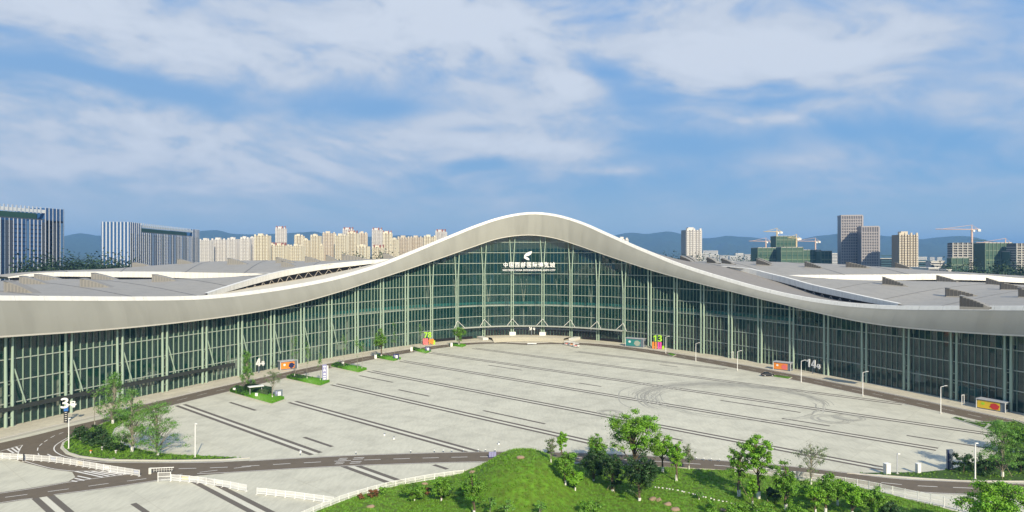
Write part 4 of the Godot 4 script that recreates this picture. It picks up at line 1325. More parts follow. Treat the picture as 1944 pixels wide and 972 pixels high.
	for e in [["feathery pale sapling, left one at the foot of the mound", Vector4(-3.75, -115.55, 4.02, 1.16)], ["feathery pale sapling, middle one at the foot of the mound", Vector4(-0.88, -114.33, 3.88, 1.32)], ["feathery pale sapling, right one at the foot of the mound", Vector4(4.62, -114.98, 3.29, 1.15)]]:
		tree("thin_sapling", e[0], "young", e[1], 260 + int(e[1].x * 3), "saplings at the foot of the mound", -1.0, false)

	g = "trees in the left road bend"
	tree("feathery_tree", "tall feathery tree with white trunk in the left road bend", "feather", Vector4(-86.98, -156.23, 14.60, 3.26), 301, g, 0.15)
	tree("feathery_tree", "broad feathery tree at the right end of the left road bend", "feather", Vector4(-79.79, -153.76, 11.99, 4.27), 302, g, 0.15)
	tree("feathery_tree", "slender feathery tree farthest from the front road in the left bend", "feather", Vector4(-106.59, -182.11, 13.78, 2.81), 303, g, 0.15)
	tree("feathery_tree", "thin nearly bare tree at the left of the left road bend", "young", Vector4(-109.33, -178.76, 11.60, 2.07), 304, g, 0.15)
	g = "dark shrubs in the left road bend"
	for e in [["leftmost dark spreading shrub in the left road bend", Vector4(-105.43, -166.50, 3.60, 2.44)], ["dark shrub behind the others in the left road bend", Vector4(-101.90, -167.46, 3.62, 2.59)], ["dark shrub in the middle of the left road bend", Vector4(-95.15, -158.79, 4.29, 2.45)], ["largest dark shrub, in front of the tall feathery tree", Vector4(-90.48, -156.65, 4.84, 2.78)], ["low dark shrub at the rear of the left road bend", Vector4(-99.45, -160.98, 2.73, 1.86)]]:
		tree("spreading_shrub", e[0], "darkbush", e[1], 310 + int(e[1].w * 37), g, 0.15)
	g = "trees at the right end of the plaza"
	tree("feathery_tree", "tall feathery tree with white trunk at the right end of the plaza", "feather", Vector4(99.75, -138.75, 11.68, 3.43), 331, g, 0.15, true, true)
	tree("broadleaf_tree", "dense green tree behind the feathery tree at the right end of the plaza", "mid", Vector4(114.67, -155.82, 7.22, 3.37), 332, g, 0.15)
	tree("broadleaf_tree", "second dense tree at the right edge beside the service road", "mid", Vector4(116.37, -151.76, 8.20, 3.52), 333, g, 0.15)
	tree("spreading_shrub", "dark low tree beside the dark totem on the right turf", "darkbush", Vector4(93.49, -141.10, 4.25, 2.18), 334, g, 0.15)
	tree("spreading_shrub", "dark shrub between the totem's shrub and the feathery tree", "darkbush", Vector4(96.89, -139.41, 3.88, 2.15), 335, g, 0.15)
	tree("spreading_shrub", "dark shrub right of the feathery tree on the right turf", "darkbush", Vector4(105.51, -141.44, 5.24, 2.18), 336, g, 0.15)

func hedge_box(parent: Node, called: String, poly: PackedVector2Array, y0: float, y1: float, leaves: int, sd: int, m: Material) -> void:
	var r := RandomNumberGenerator.new()
	r.seed = sd
	var pos := PackedVector3Array()
	var nor := PackedVector3Array()
	var col := PackedColorArray()
	var st := begin()
	block(st, poly, y0, y1 - 0.08)
	var solid := st.commit_to_arrays()
	var c := Vector2.ZERO
	for p in poly: c += p / poly.size()
	for p in solid[Mesh.ARRAY_VERTEX]:
		pos.append(p)
		nor.append(Vector3(p.x - c.x, 3.0, p.z - c.y).normalized())
		col.append(Color(0.7, 0.7, 0.7))
	var lo := poly[0]
	var hi := poly[0]
	for p in poly:
		lo = lo.min(p); hi = hi.max(p)
	for i in leaves:
		var p: Vector3
		var out := Vector3.UP
		if i % 5 < 3:
			var v := Vector2(r.randf_range(lo.x, hi.x), r.randf_range(lo.y, hi.y))
			if not Geometry2D.is_point_in_polygon(v, poly): continue
			p = Vector3(v.x, y1 - 0.1 + 0.06 * r.randfn(), v.y)
		else:
			var k := r.randi() % poly.size()
			var a := poly[k]
			var b := poly[(k + 1) % poly.size()]
			var v := a.lerp(b, r.randf())
			var d := (b - a).normalized()
			out = Vector3(d.y, 0, -d.x)
			if out.dot(Vector3(v.x - c.x, 0, v.y - c.y)) < 0.0: out = -out
			p = Vector3(v.x, r.randf_range(y0, y1), v.y) + out * 0.04
		var n := (out + Vector3(r.randfn(), r.randfn(), r.randfn()) * 0.45).normalized()
		var e := n.cross(Vector3(r.randfn(), r.randfn(), r.randfn())).normalized() * 0.16
		var f := n.cross(e) * 0.7
		var k2 := r.randf_range(0.7, 1.35)
		for q in [p - e, p + f, p + e, p - e, p + e, p - f]:
			pos.append(q); nor.append(n); col.append(Color(k2, k2, k2))
	inst(parent, called, arrays(pos, nor, col), m)

func make_beds() -> void:
	var beds := [
		["hedge-edged bed nearest the left road bend, with a dark hedge and a white canopy", [Vector2(-93.29, -224.57), Vector2(-94.14, -233.10), Vector2(-70.88, -213.46), Vector2(-72.64, -206.28)]],
		["hedge-edged bed with a tall violet totem at its right end", [Vector2(-82.87, -249.57), Vector2(-82.29, -256.15), Vector2(-64.37, -242.31), Vector2(-66.05, -234.98)]],
		["hedge-edged bed in the middle of the row of five", [Vector2(-73.58, -276.18), Vector2(-73.10, -284.27), Vector2(-56.82, -268.55), Vector2(-58.83, -261.79)]],
		["small hedge-edged bed with one full-crowned young tree", [Vector2(-61.13, -301.01), Vector2(-60.47, -305.91), Vector2(-47.74, -295.81), Vector2(-50.37, -289.93)]],
		["small hedge-edged bed in front of the coloured digits on the left", [Vector2(-48.77, -325.56), Vector2(-47.40, -329.98), Vector2(-37.48, -319.32), Vector2(-39.33, -312.47)]],
		["farthest hedge-edged bed, left of the entrance steps", [Vector2(-31.67, -341.79), Vector2(-29.64, -345.85), Vector2(-22.57, -339.80), Vector2(-24.24, -333.95)]],
		["small weedy bed below the coloured digits on the right", [Vector2(70.99, -311.63), Vector2(73.22, -315.00), Vector2(74.48, -309.15), Vector2(71.67, -304.31)]],
		["small weedy bed under the orange kiosk", [Vector2(96.65, -253.37), Vector2(99.30, -256.15), Vector2(103.41, -251.73), Vector2(100.75, -248.51)]],
	]
	for i in beds.size():
		var poly := PackedVector2Array(beds[i][1])
		if Geometry2D.is_polygon_clockwise(poly): poly.reverse()
		var b := thing("planter_bed", beds[i][0], "planter bed", Vector3.ZERO, 0.0, "hedge-edged beds on the plaza")
		var st := begin()
		block(st, poly, 0.0, 0.25)
		commit(b, "kerb", done(st), M.kerb)
		var inner: Array = Geometry2D.offset_polygon(poly, -0.35)
		if inner.is_empty(): inner = [poly]
		hedge_box(b, "hedge", inner[0], 0.1, 1.15 if i < 6 else 0.4, 2600 if i < 4 else 1400, 400 + i, M.hedge_leaf if i < 6 else M.mid_leaf)
	var dk := thing("dark_hedge", "clipped dark hedge inside the bed nearest the left road bend", "hedge")
	hedge_box(dk, "foliage", PackedVector2Array([Vector2(-87.92, -224.13), Vector2(-89.29, -230.34), Vector2(-78.32, -222.42), Vector2(-77.33, -215.83)]), 0.3, 2.4, 2600, 420, M.dark_leaf)
	tag(dk.get_child(0), "", "", "", "stuff")
	var g := "young trees in the hedge-edged beds"
	for e in [["young tree with light crown at the left end of the nearest bed", "feather", Vector4(-88.42, -227.64, 13.54, 1.93)], ["thin pale tree beside the blue board in the nearest bed", "pale", Vector4(-74.73, -212.68, 10.84, 2.63)], ["bare young tree at the left end of the violet totem's bed", "young", Vector4(-79.76, -250.11, 17.58, 1.35)], ["bare young tree in the middle of the violet totem's bed", "young", Vector4(-73.55, -244.85, 15.88, 1.13)], ["short young tree next to the violet totem", "young", Vector4(-67.97, -241.80, 11.58, 1.12)], ["bare young tree at the left of the middle bed", "young", Vector4(-67.39, -273.59, 15.63, 1.27)], ["first of two bare young trees at the right of the middle bed", "young", Vector4(-60.48, -267.32, 14.04, 1.14)], ["second of two bare young trees at the right of the middle bed", "young", Vector4(-58.56, -266.10, 13.36, 1.13)],
		["full-crowned young tree in the fourth bed", "mid", Vector4(-57.53, -300.39, 12.99, 3.25)], ["bare young tree at the right of the fourth bed", "young", Vector4(-50.91, -294.32, 16.36, 1.36)], ["thin young tree in the bed before the coloured digits", "young", Vector4(-43.01, -321.96, 13.67, 1.24)], ["round-crowned young tree in the farthest bed", "mid", Vector4(-26.42, -338.81, 9.94, 3.40)]]:
		tree("young_tree", e[0], e[1], e[2], 430 + int(absf(e[2].x) * 7), g, 0.3)

func make_rocks() -> void:
	var spots := [["brown boulder at the crest of the mound, left", Vector2(0.35, -152.14), 0.9], ["flat brown boulder at the crest of the mound, middle", Vector2(1.61, -130.42), 1.1], ["flat brown boulder at the crest of the mound, right", Vector2(3.95, -150.44), 1.1], ["boulder under the pale silvery shrub", Vector2(8.70, -154.38), 1.0], ["boulder at the fence end left of the mound", Vector2(-7.87, -135.86), 1.3], ["reddish boulder on the left lawn edge", Vector2(-25.20, -121.76), 1.1], ["boulder behind the low spreading tree", Vector2(-19.44, -133.21), 1.0], ["boulder between the left lawn trees and fence", Vector2(-17.19, -134.13), 0.9], ["largest red boulder of the row below the dark clump", Vector2(25.58, -124.07), 1.3], ["second red boulder of the row below the dark clump", Vector2(26.56, -123.73), 1.1], ["flat red boulder in the middle of the boulder row", Vector2(27.83, -121.75), 1.2], ["lowest red boulder of the boulder row", Vector2(28.61, -119.51), 1.3], ["boulder beside the small pointed shrub", Vector2(36.76, -119.00), 0.9]]
	for i in spots.size():
		var v: Vector2 = spots[i][1]
		var o := thing("boulder", spots[i][0], "boulder", Vector3(v.x, lawn_height(v), v.y), rng.randf() * TAU, "boulders on the lawn")
		var s := SphereMesh.new()
		s.radial_segments = 10; s.rings = 6; s.radius = 1.0; s.height = 2.0
		var a := s.get_mesh_arrays()
		var pos: PackedVector3Array = a[Mesh.ARRAY_VERTEX]
		var n := FastNoiseLite.new()
		n.seed = i; n.frequency = 0.9
		for k in pos.size():
			pos[k] = pos[k] * (1.0 + 0.45 * n.get_noise_3dv(pos[k] * 1.3)) * Vector3(1.0, 0.5, 0.75) * float(spots[i][2]) * 0.72
		var st := begin()
		var ix: PackedInt32Array = a[Mesh.ARRAY_INDEX]
		st.set_smooth_group(0)
		for k in ix: st.add_vertex(pos[k])
		commit(o, "stone", done(st), M.rock)
	var dots := thing("stepping_stones", "dotted line of small white stones across the right lawn", "edging")
	var line := smooth_line([Vector2(27.35, -130.71), Vector2(30.20, -129.06), Vector2(33.16, -126.31), Vector2(36.46, -123.29), Vector2(39.20, -121.43), Vector2(41.75, -119.35), Vector2(44.15, -117.16)])
	for i in int(line_length(line) / 0.75):
		var p: Vector2 = along(line, i * 0.75 + rng.randfn() * 0.1)[0] + Vector2(rng.randfn(), rng.randfn()) * 0.07
		bar(dots, "stone", M.lime_wash, Vector3(p.x, lawn_height(p) + 0.12, p.y), Vector3(rng.randf_range(0.2, 0.36), 0.16, rng.randf_range(0.16, 0.28)), rng.randf())
# ---------------------------------------------------------------- signs, lamps, fences, vehicles
func lettering(parent: Node, called: String, text: String, size: float, at: Vector3, turn: float, m: Material, depth := 0.25, bold := true) -> MeshInstance3D:
	var t := TextMesh.new()
	var f := SystemFont.new()
	f.font_names = PackedStringArray(["Droid Sans"])
	if bold: f.font_weight = 700
	t.font = f
	t.text = text
	t.font_size = 64
	t.pixel_size = size / 46.0
	t.depth = depth
	var o := inst(parent, called, t, m)
	o.position = at
	o.rotation.y = turn
	return o

const STROKES := {      # strokes of the characters on a 10 by 10 square: x0 y0 x1 y1
	"zhong": [[1, 3, 1, 7], [9, 3, 9, 7], [1, 7, 9, 7], [1, 3, 9, 3], [5, 0, 5, 10]],
	"guo": [[1, 0, 1, 10], [9, 0, 9, 10], [1, 10, 9, 10], [1, 0, 9, 0], [3, 7.5, 7, 7.5], [3, 5, 7, 5], [2.5, 2.5, 7.5, 2.5], [5, 2.5, 5, 7.5], [6.2, 4.2, 7, 3.2]],
	"xi": [[0, 9.5, 10, 9.5], [1, 0, 1, 7], [9, 0, 9, 7], [1, 7, 9, 7], [1, 0.3, 9, 0.3], [3.8, 9.5, 3.4, 3], [6.2, 9.5, 6.4, 3], [6.4, 3, 8, 3]],
	"bu": [[0, 8.4, 6, 8.4], [3, 8.4, 3, 10], [1.6, 7.8, 2.2, 5.4], [4.6, 7.8, 4, 5.4], [0, 5, 6, 5], [1, 0, 1, 3.5], [5, 0, 5, 3.5], [1, 3.5, 5, 3.5], [1, 0.3, 5, 0.3], [7.3, 0, 7.3, 10], [7.3, 9.6, 9.6, 9.6], [9.6, 9.6, 8.3, 6.6], [8.3, 6.6, 9.7, 4.2], [9.7, 4.2, 8, 3]],
	"ji": [[1, 0, 1, 10], [1, 9.6, 3.3, 9.6], [3.3, 9.6, 2, 6.6], [2, 6.6, 3.4, 4.2], [3.4, 4.2, 1.8, 3], [4.7, 9, 9.5, 9], [4, 6, 10, 6], [7, 0, 7, 6], [5.6, 4.6, 4.3, 1.6], [8.4, 4.6, 9.8, 1.6]],
	"bo": [[0, 6, 3, 6], [1.5, 0, 1.5, 10], [3.5, 9, 10, 9], [4.3, 4, 4.3, 7.5], [9.3, 4, 9.3, 7.5], [4.3, 7.5, 9.3, 7.5], [4.3, 5.7, 9.3, 5.7], [6.8, 4, 6.8, 10], [3.4, 2.8, 10, 2.8], [8, 0, 8, 4], [4.6, 2, 5.6, 0.8]],
	"lan": [[1, 6.5, 1, 10], [3, 6.5, 3, 10], [5, 10, 4.2, 7], [4.8, 8.6, 9.5, 8.6], [6.4, 8, 7.4, 6.8], [2, 2.5, 2, 6], [8, 2.5, 8, 6], [2, 6, 8, 6], [4.8, 5, 4, 2], [4, 2, 1.4, 0], [6, 3, 6, 0.4], [6, 0.4, 9.6, 0.4], [9.6, 0.4, 9.6, 1.6]],
	"cheng": [[0, 6.5, 3.4, 6.5], [1.7, 9.5, 1.7, 1.5], [0, 1, 3.6, 2], [4.2, 7, 10, 7], [4.4, 7, 3.8, 0], [4.4, 4.6, 6.5, 4.6], [6.5, 4.6, 6.2, 1.6], [7.4, 10, 9.6, 0.2], [9.5, 5, 6.8, 0.4], [8.4, 9.4, 9.2, 8.4]],
	"hao": [[2, 6, 2, 10], [8, 6, 8, 10], [2, 10, 8, 10], [2, 6.2, 8, 6.2], [0, 4.6, 10, 4.6], [3.4, 4.6, 3, 2.8], [3, 2.8, 8.2, 2.8], [8.2, 2.8, 7.4, 0.2], [7.4, 0.2, 5, 0.2]],
}

func glyph(parent: Node, called: String, key: String, size: float, at: Vector3, turn: float, m: Material, thick := 1.25) -> void:
	var st := begin()
	for k in STROKES[key]:
		var a := Vector3(k[0] - 5.0, k[1] - 5.0, 0) * size / 10.0
		var b := Vector3(k[2] - 5.0, k[3] - 5.0, 0) * size / 10.0
		var d := b - a
		box(st, (a + b) / 2.0 + Vector3(0, 0, 0.001 * (k[0] + k[1])), Vector3(d.length() + thick * size / 10.0, thick * size / 10.0, 0.3), Basis(Vector3.BACK, atan2(d.y, d.x)))
	var o := commit(parent, called, done(st), m)
	o.position = at
	o.rotation.y = turn

func leaf_shape(st: SurfaceTool, outline: PackedVector2Array, depth: float) -> void:
	var ix := Geometry2D.triangulate_polygon(outline)
	for i in range(0, ix.size(), 3):
		var a := outline[ix[i]]; var b := outline[ix[i + 1]]; var c := outline[ix[i + 2]]
		tri(st, Vector3(a.x, a.y, depth), Vector3(c.x, c.y, depth), Vector3(b.x, b.y, depth))
		tri(st, Vector3(a.x, a.y, 0), Vector3(b.x, b.y, 0), Vector3(c.x, c.y, 0))
	for i in outline.size():
		var a := outline[i]; var b := outline[(i + 1) % outline.size()]
		quad(st, Vector3(a.x, a.y, 0), Vector3(a.x, a.y, depth), Vector3(b.x, b.y, depth), Vector3(b.x, b.y, 0))

func make_signs() -> void:
	var t := thing("name_sign", "white characters naming the hall, hung in the middle of the glass front", "sign", Vector3(9.3, 0, -373.6))
	var line := ["zhong", "guo", "xi", "bu", "guo", "ji", "bo", "lan", "cheng"]
	for i in 9: glyph(t, "character", line[i], 2.55, Vector3(-12.8 + i * 3.2, 40.2, 0), 0, M.white, 1.3)
	lettering(t, "small_lettering", "WESTERN CHINA INTERNATIONAL EXPO CITY", 0.97, Vector3(0, 37.25, 0.1), 0, M.white, 0.2)
	for x in [-9.0, 9.0]: bar(t, "rail", M.bracket, Vector3(x, 38.6, -0.5), Vector3(12, 0.15, 0.12))
	t = thing("emblem", "white two-leafed emblem above the name on the glass front", "emblem", Vector3(8.7, 45.0, -373.6))
	var st := begin()
	leaf_shape(st, PackedVector2Array([Vector2(-2.1, -0.4), Vector2(-1.9, 0.5), Vector2(-1.0, 1.5), Vector2(0.4, 2.2), Vector2(2.2, 2.7), Vector2(2.1, 1.7), Vector2(1.5, 0.8), Vector2(0.4, 0.15), Vector2(-0.8, -0.15), Vector2(-1.5, -0.5)]), 0.3)
	commit(t, "upper_leaf", done(st), M.white)
	st = begin()
	leaf_shape(st, PackedVector2Array([Vector2(-2.3, -0.7), Vector2(-1.2, -0.45), Vector2(0.0, -0.8), Vector2(0.7, -1.5), Vector2(0.75, -2.3), Vector2(0.1, -2.2), Vector2(-0.9, -1.9), Vector2(-1.8, -1.4)]), 0.3)
	commit(t, "lower_leaf", done(st), M.white)
	var g := "white number signs along the glass front"
	for e in [["white number 9 sign over the middle entrance doors", "9", 5.0, 5.4, 2.3, 0.9], ["white number 14 sign on the right glass front", "14", 168.5, 3.9, 3.0, 0.9], ["white number 4 sign on the left glass front", "4", -163.5, 4.2, 3.0, 0.9]]:
		var s: float = e[2]
		var p := hall(s, 3.0, 0)
		var n := thing("number_sign", e[0], "sign", p, turn_at(s), g)
		lettering(n, "digit", e[1], e[4], Vector3(-0.5, e[3], 0), 0, M.white, 0.3)
		glyph(n, "character", "hao", e[4] * 0.52, Vector3(e[4] * (0.62 if e[1].length() == 1 else 0.95), e[3] - e[4] * 0.22, 0), 0, M.white, 1.6)
		bar(n, "post", M.slate, Vector3(0, (e[3] - 1.2) / 2.0, -0.25), Vector3(0.3, e[3] - 0.9, 0.2))
	var p3: Vector2 = Vector2(-120.24, -183.83)
	var n3 := thing("number_sign", "white number 3 sign on a blue and black post at the left", "sign", Vector3(p3.x, 0.15, p3.y), 0.5, g)
	bar(n3, "post", M.black, Vector3(0, 1.6, 0), Vector3(0.9, 3.2, 0.35))
	bar(n3, "blue_panel", M.blue, Vector3(0.05, 3.7, 0), Vector3(1.0, 1.3, 0.4))
	lettering(n3, "digit", "3", 2.7, Vector3(-0.25, 5.2, 0.1), 0, M.white, 0.35)
	glyph(n3, "character", "hao", 1.45, Vector3(1.6, 4.75, 0.1), 0, M.white, 1.6)
	for i in 5: bar(n3, "lettering_row", M.off_white, Vector3(0.0, 0.5 + i * 0.55, 0.19), Vector3(0.5, 0.16, 0.04))
	g = "coloured block digits along the glass front"
	var c := thing("digit_sculpture", "lime 78 digits stacked on a salmon and orange block at the left", "sign", hall(-62.0, 6.0, 0.15), turn_at(-62.0) * 0.3, g)
	lettering(c, "digit", "78", 2.7, Vector3(-0.2, 4.9, 0), 0, M.lime, 0.7)
	glyph(c, "character", "guo", 2.6, Vector3(-1.3, 1.6, 0), 0, M.salmon, 2.0)
	glyph(c, "character", "bo", 2.4, Vector3(1.5, 1.6, 0.1), 0, M.orange, 1.9)
	bar(c, "block", M.lime, Vector3(3.1, 1.0, -0.1), Vector3(1.0, 2.0, 0.6))
	c = thing("digit_sculpture", "lime 13 digits on orange and pink legs at the right", "sign", hall(85.0, 6.0, 0.15), turn_at(85.0) * 0.35, g)
	lettering(c, "digit", "13", 3.0, Vector3(0.2, 5.0, 0), 0, M.lime, 0.8)
	for x in [-1.9, -0.7]: bar(c, "leg", M.orange, Vector3(x, 1.7, 0), Vector3(0.8, 3.2, 0.7))
	for x in [0.7, 1.7]: bar(c, "leg", M.pink, Vector3(x, 1.7, 0), Vector3(0.75, 3.2, 0.7))
	bar(c, "block", M.lime, Vector3(2.9, 0.8, 0.2), Vector3(0.9, 1.6, 0.6))
	# boards and totems on the plaza
	var v: Vector2 = Vector2(-66.47, -241.80)
	c = thing("totem_sign", "tall violet information totem at the end of a hedge bed", "totem", Vector3(v.x, 0.2, v.y), 0.35)
	bar(c, "pillar", M.violet, Vector3(0, 3.2, 0), Vector3(1.5, 6.2, 0.5))
	bar(c, "side_panel", M.off_white, Vector3(1.05, 3.4, -0.1), Vector3(0.55, 5.0, 0.35))
	lettering(c, "symbol", "A", 1.0, Vector3(0, 4.4, 0.27), 0, M.white, 0.05)
	for y in [5.6, 3.0, 2.1, 1.3]: bar(c, "picture", M.white, Vector3(0, y, 0.27), Vector3(0.8, 0.4, 0.05))
	for e in [["blue map board at the right end of the nearest hedge bed", Vector2(-73.29, -214.25), 0.5, 1.0], ["white and navy board in the small bed before the coloured digits", Vector2(-39.13, -316.71), 0.2, 0.9], ["navy and white board at the right of the fourth bed", Vector2(-49.75, -292.84), 0.2, 0.9]]:
		var b := thing("map_board", e[0], "board", Vector3(e[1].x, 0.2, e[1].y), e[2], "map boards in the hedge beds")
		bar(b, "panel", M.slate if e[3] == 1.0 else M.navy, Vector3(0, 1.7, 0), Vector3(2.4, 2.2, 0.2))
		bar(b, "picture", M.white, Vector3(0.2, 1.6, 0.12), Vector3(0.9, 1.2, 0.05))
		bar(b, "picture", M.violet, Vector3(-0.65, 1.9, 0.12), Vector3(0.5, 1.0, 0.05))
		for x in [-1.0, 1.0]: bar(b, "leg", M.metal, Vector3(x, 0.3, 0), Vector3(0.12, 0.7, 0.12))
	v = Vector2(91.88, -143.18)
	c = thing("totem_sign", "dark slate totem on the right turf strip", "totem", Vector3(v.x, 0.1, v.y), 0.1)
	bar(c, "pillar", M.slate, Vector3(0, 2.15, 0), Vector3(1.25, 4.3, 0.4))
	bar(c, "side_panel", M.navy, Vector3(-0.45, 2.15, 0.05), Vector3(0.3, 4.2, 0.42))
	bar(c, "foot", M.black, Vector3(0, 0.12, 0), Vector3(1.6, 0.24, 0.7))
	var bx := [["white cabinet, left one on the right turf strip", Vector2(77.20, -140.42), 1.1, 2.2], ["white cabinet, right one on the right turf strip", Vector2(84.01, -141.10), 0.85, 2.0], ["small white box at the left end of the nearest hedge bed", Vector2(-91.21, -224.13), 0.75, 1.5], ["small white box in front of the dark hedge", Vector2(-80.24, -214.25), 0.8, 1.8], ["small white box at the left of the middle bed", Vector2(-69.11, -278.83), 0.8, 1.6], ["small white box at the left of the fourth bed", Vector2(-59.77, -298.85), 1.0, 1.6], ["white box at the left of the digits bed", Vector2(-47.49, -321.96), 1.1, 1.9], ["white box at the left of the farthest bed", Vector2(-30.09, -338.81), 1.1, 1.8]]
	for e in bx:
		var b := thing("service_cabinet", e[0], "cabinet", Vector3(e[1].x, 0.05, e[1].y), 0.25, "white cabinets on the plaza")
		bar(b, "body", M.off_white, Vector3(0, e[3] / 2.0, 0), Vector3(e[2], e[3], e[2] * 0.8))
		bar(b, "lid", M.white, Vector3(0, e[3] + 0.04, 0), Vector3(e[2] + 0.1, 0.08, e[2] * 0.8 + 0.1))
		bar(b, "door", M.white, Vector3(0, e[3] * 0.52, e[2] * 0.4 + 0.02), Vector3(e[2] * 0.8, e[3] * 0.8, 0.03))
	v = Vector2(-80.93, -217.44)
	c = thing("garden_canopy", "white flat canopy over the dark hedge in the nearest bed", "canopy", Vector3(v.x, 0.2, v.y), 0.6)
	bar(c, "roof", M.white, Vector3(-0.6, 3.3, -0.4), Vector3(4.6, 0.18, 2.0))
	for x in [-2.4, 1.2]: bar(c, "post", M.metal, Vector3(x, 1.6, -0.4), Vector3(0.14, 3.3, 0.14))
	# kiosks
	kiosk("yellow and red kiosk at the far right of the pavement", Vector2(140.22, -198.89), -1.02, 7.2, 2.7, M.yellow, M.red)
	kiosk("orange and red kiosk on white posts beside the dark car", Vector2(106.80, -268.55), -0.75, 6.5, 3.0, M.orange, M.salmon)
	kiosk("orange and navy kiosk on the left pavement", Vector2(-89.16, -271.05), 0.75, 6.8, 3.2, M.orange, M.navy)
	kiosk("teal booth against the glass right of the entrance", Vector2(61.30, -337.83), -0.6, 9.5, 4.0, M.teal, M.inner_column)

func kiosk(label: String, v: Vector2, turn: float, w: float, tall: float, m: Material, m2: Material) -> void:
	var k := thing("kiosk", label, "kiosk", Vector3(v.x, 0.17, v.y), turn, "kiosks along the glass front")
	bar(k, "body", M.slate, Vector3(0, tall / 2.0, 0), Vector3(w, tall, 2.6))
	bar(k, "poster", m, Vector3(-w * 0.08, tall * 0.5, 1.33), Vector3(w * 0.82, tall * 0.8, 0.06))
	var st := begin()
	var ring := PackedVector2Array()
	for i in 18: ring.append(Vector2(cos(TAU * i / 18.0) * w * 0.17 * (1.0 + 0.18 * sin(i * 2.1)), sin(TAU * i / 18.0) * tall * 0.33))
	leaf_shape(st, ring, 0.04)
	var o := commit(k, "poster_figure", done(st), m2)
	o.position = Vector3(w * 0.14, tall * 0.46, 1.365)
	st = begin()
	ring = PackedVector2Array()
	for i in 12: ring.append(Vector2(cos(TAU * i / 12.0) * w * 0.07, sin(TAU * i / 12.0) * tall * 0.14))
	leaf_shape(st, ring, 0.03)
	o = commit(k, "poster_figure", done(st), M.lime if m == M.yellow else M.white)
	o.position = Vector3(-w * 0.28, tall * 0.6, 1.365)
	bar(k, "roof", M.metal, Vector3(0, tall + 0.12, 0), Vector3(w + 0.5, 0.24, 3.1))
	bar(k, "window", M.car_glass, Vector3(w / 2.0 + 0.02, tall * 0.55, 0), Vector3(0.06, tall * 0.5, 1.8))
	for x in [-w / 2.0 - 0.15, w / 2.0 + 0.15]: bar(k, "post", M.white, Vector3(x, tall / 2.0, 1.4), Vector3(0.14, tall, 0.14))

func lamp_proto(tall: float) -> Node3D:
	var l := Node3D.new()
	put(self, l, "lamp_post")
	var st := begin()
	tube(st, Vector3(0, 0, 0), Vector3(0, tall, 0), 0.13, 0.09, 8)
	commit(l, "pole", done(st), M.white)
	st = begin()
	tube(st, Vector3(0, tall - 0.05, 0), Vector3(1.1, tall + 0.30, 0.1), 0.07, 0.06)
	commit(l, "arm", done(st), M.white)
	bar(l, "lamp_head", M.white, Vector3(1.35, tall + 0.36, 0.12), Vector3(0.75, 0.12, 0.3))
	bar(l, "foot", M.kerb, Vector3(0, 0.12, 0), Vector3(0.5, 0.24, 0.5))
	return l

func make_lamps() -> void:
	var first := lamp_proto(7.6)
	var spots := [["lamp post beside the right number 14 sign", Vector2(102.94, -242.81)], ["lamp post right of the number 14 sign, third from the right kiosk", Vector2(112.67, -219.08)], ["lamp post nearest the yellow and red kiosk", Vector2(122.51, -194.90)], ["lamp post behind the dark car, before the right glass front", Vector2(78.53, -291.38)], ["lamp post in front of the coloured right digits", Vector2(71.03, -315.00)], ["lamp post left of the dark car", Vector2(88.35, -267.32)]]
	for i in spots.size():
		var o: Node3D = first if i == 0 else first.duplicate()
		if i > 0:
			o.name = numbered(self, "lamp_post")
			add_child(o, true)
		o.position = Vector3(spots[i][1].x, 0, spots[i][1].y)
		tag(o, spots[i][0], "lamp post", "white lamp posts along the service road")
	var poles := [["white mast in the left road bend near the dark shrubs", Vector2(-103.18, -158.79), 7.2], ["white mast on the tip of the crescent turf", Vector2(-70.49, -151.76), 7.7], ["white mast on the right turf strip before the feathery tree", Vector2(93.12, -137.12), 7.4], ["grey pole with camera between the white cabinets", Vector2(79.32, -140.42), 4.3]]
	for e in poles:
		var o := thing("camera_mast", e[0], "mast", Vector3(e[1].x, 0.1, e[1].y), 0.0, "camera masts round the plaza")
		var st := begin()
		tube(st, Vector3.ZERO, Vector3(0, e[2], 0), 0.13, 0.10, 8)
		commit(o, "pole", done(st), M.white if e[2] > 5 else M.metal)
		bar(o, "camera", M.white, Vector3(0.25, e[2] - 0.1, 0.1), Vector3(0.5, 0.2, 0.2))
		bar(o, "foot", M.kerb, Vector3(0, 0.1, 0), Vector3(0.5, 0.2, 0.5))
	for e in [["white gate post pair before the right glass, left of the yellow kiosk", Vector2(135.63, -205.19)], ["white gate frame before the right glass near the dark car", Vector2(96.20, -297.32)], ["white gate frame left of the tall feathery trees", Vector2(-111.89, -196.88)]]:
		var o := thing("gate_frame", e[0], "frame", Vector3(e[1].x, 0.15, e[1].y), 0.3, "white frames by the glass front")
		for x in [-0.45, 0.45]: bar(o, "post", M.white, Vector3(x, 1.5, 0), Vector3(0.14, 3.0, 0.14))
		bar(o, "crossbar", M.white, Vector3(0, 3.05, 0), Vector3(1.1, 0.14, 0.16))

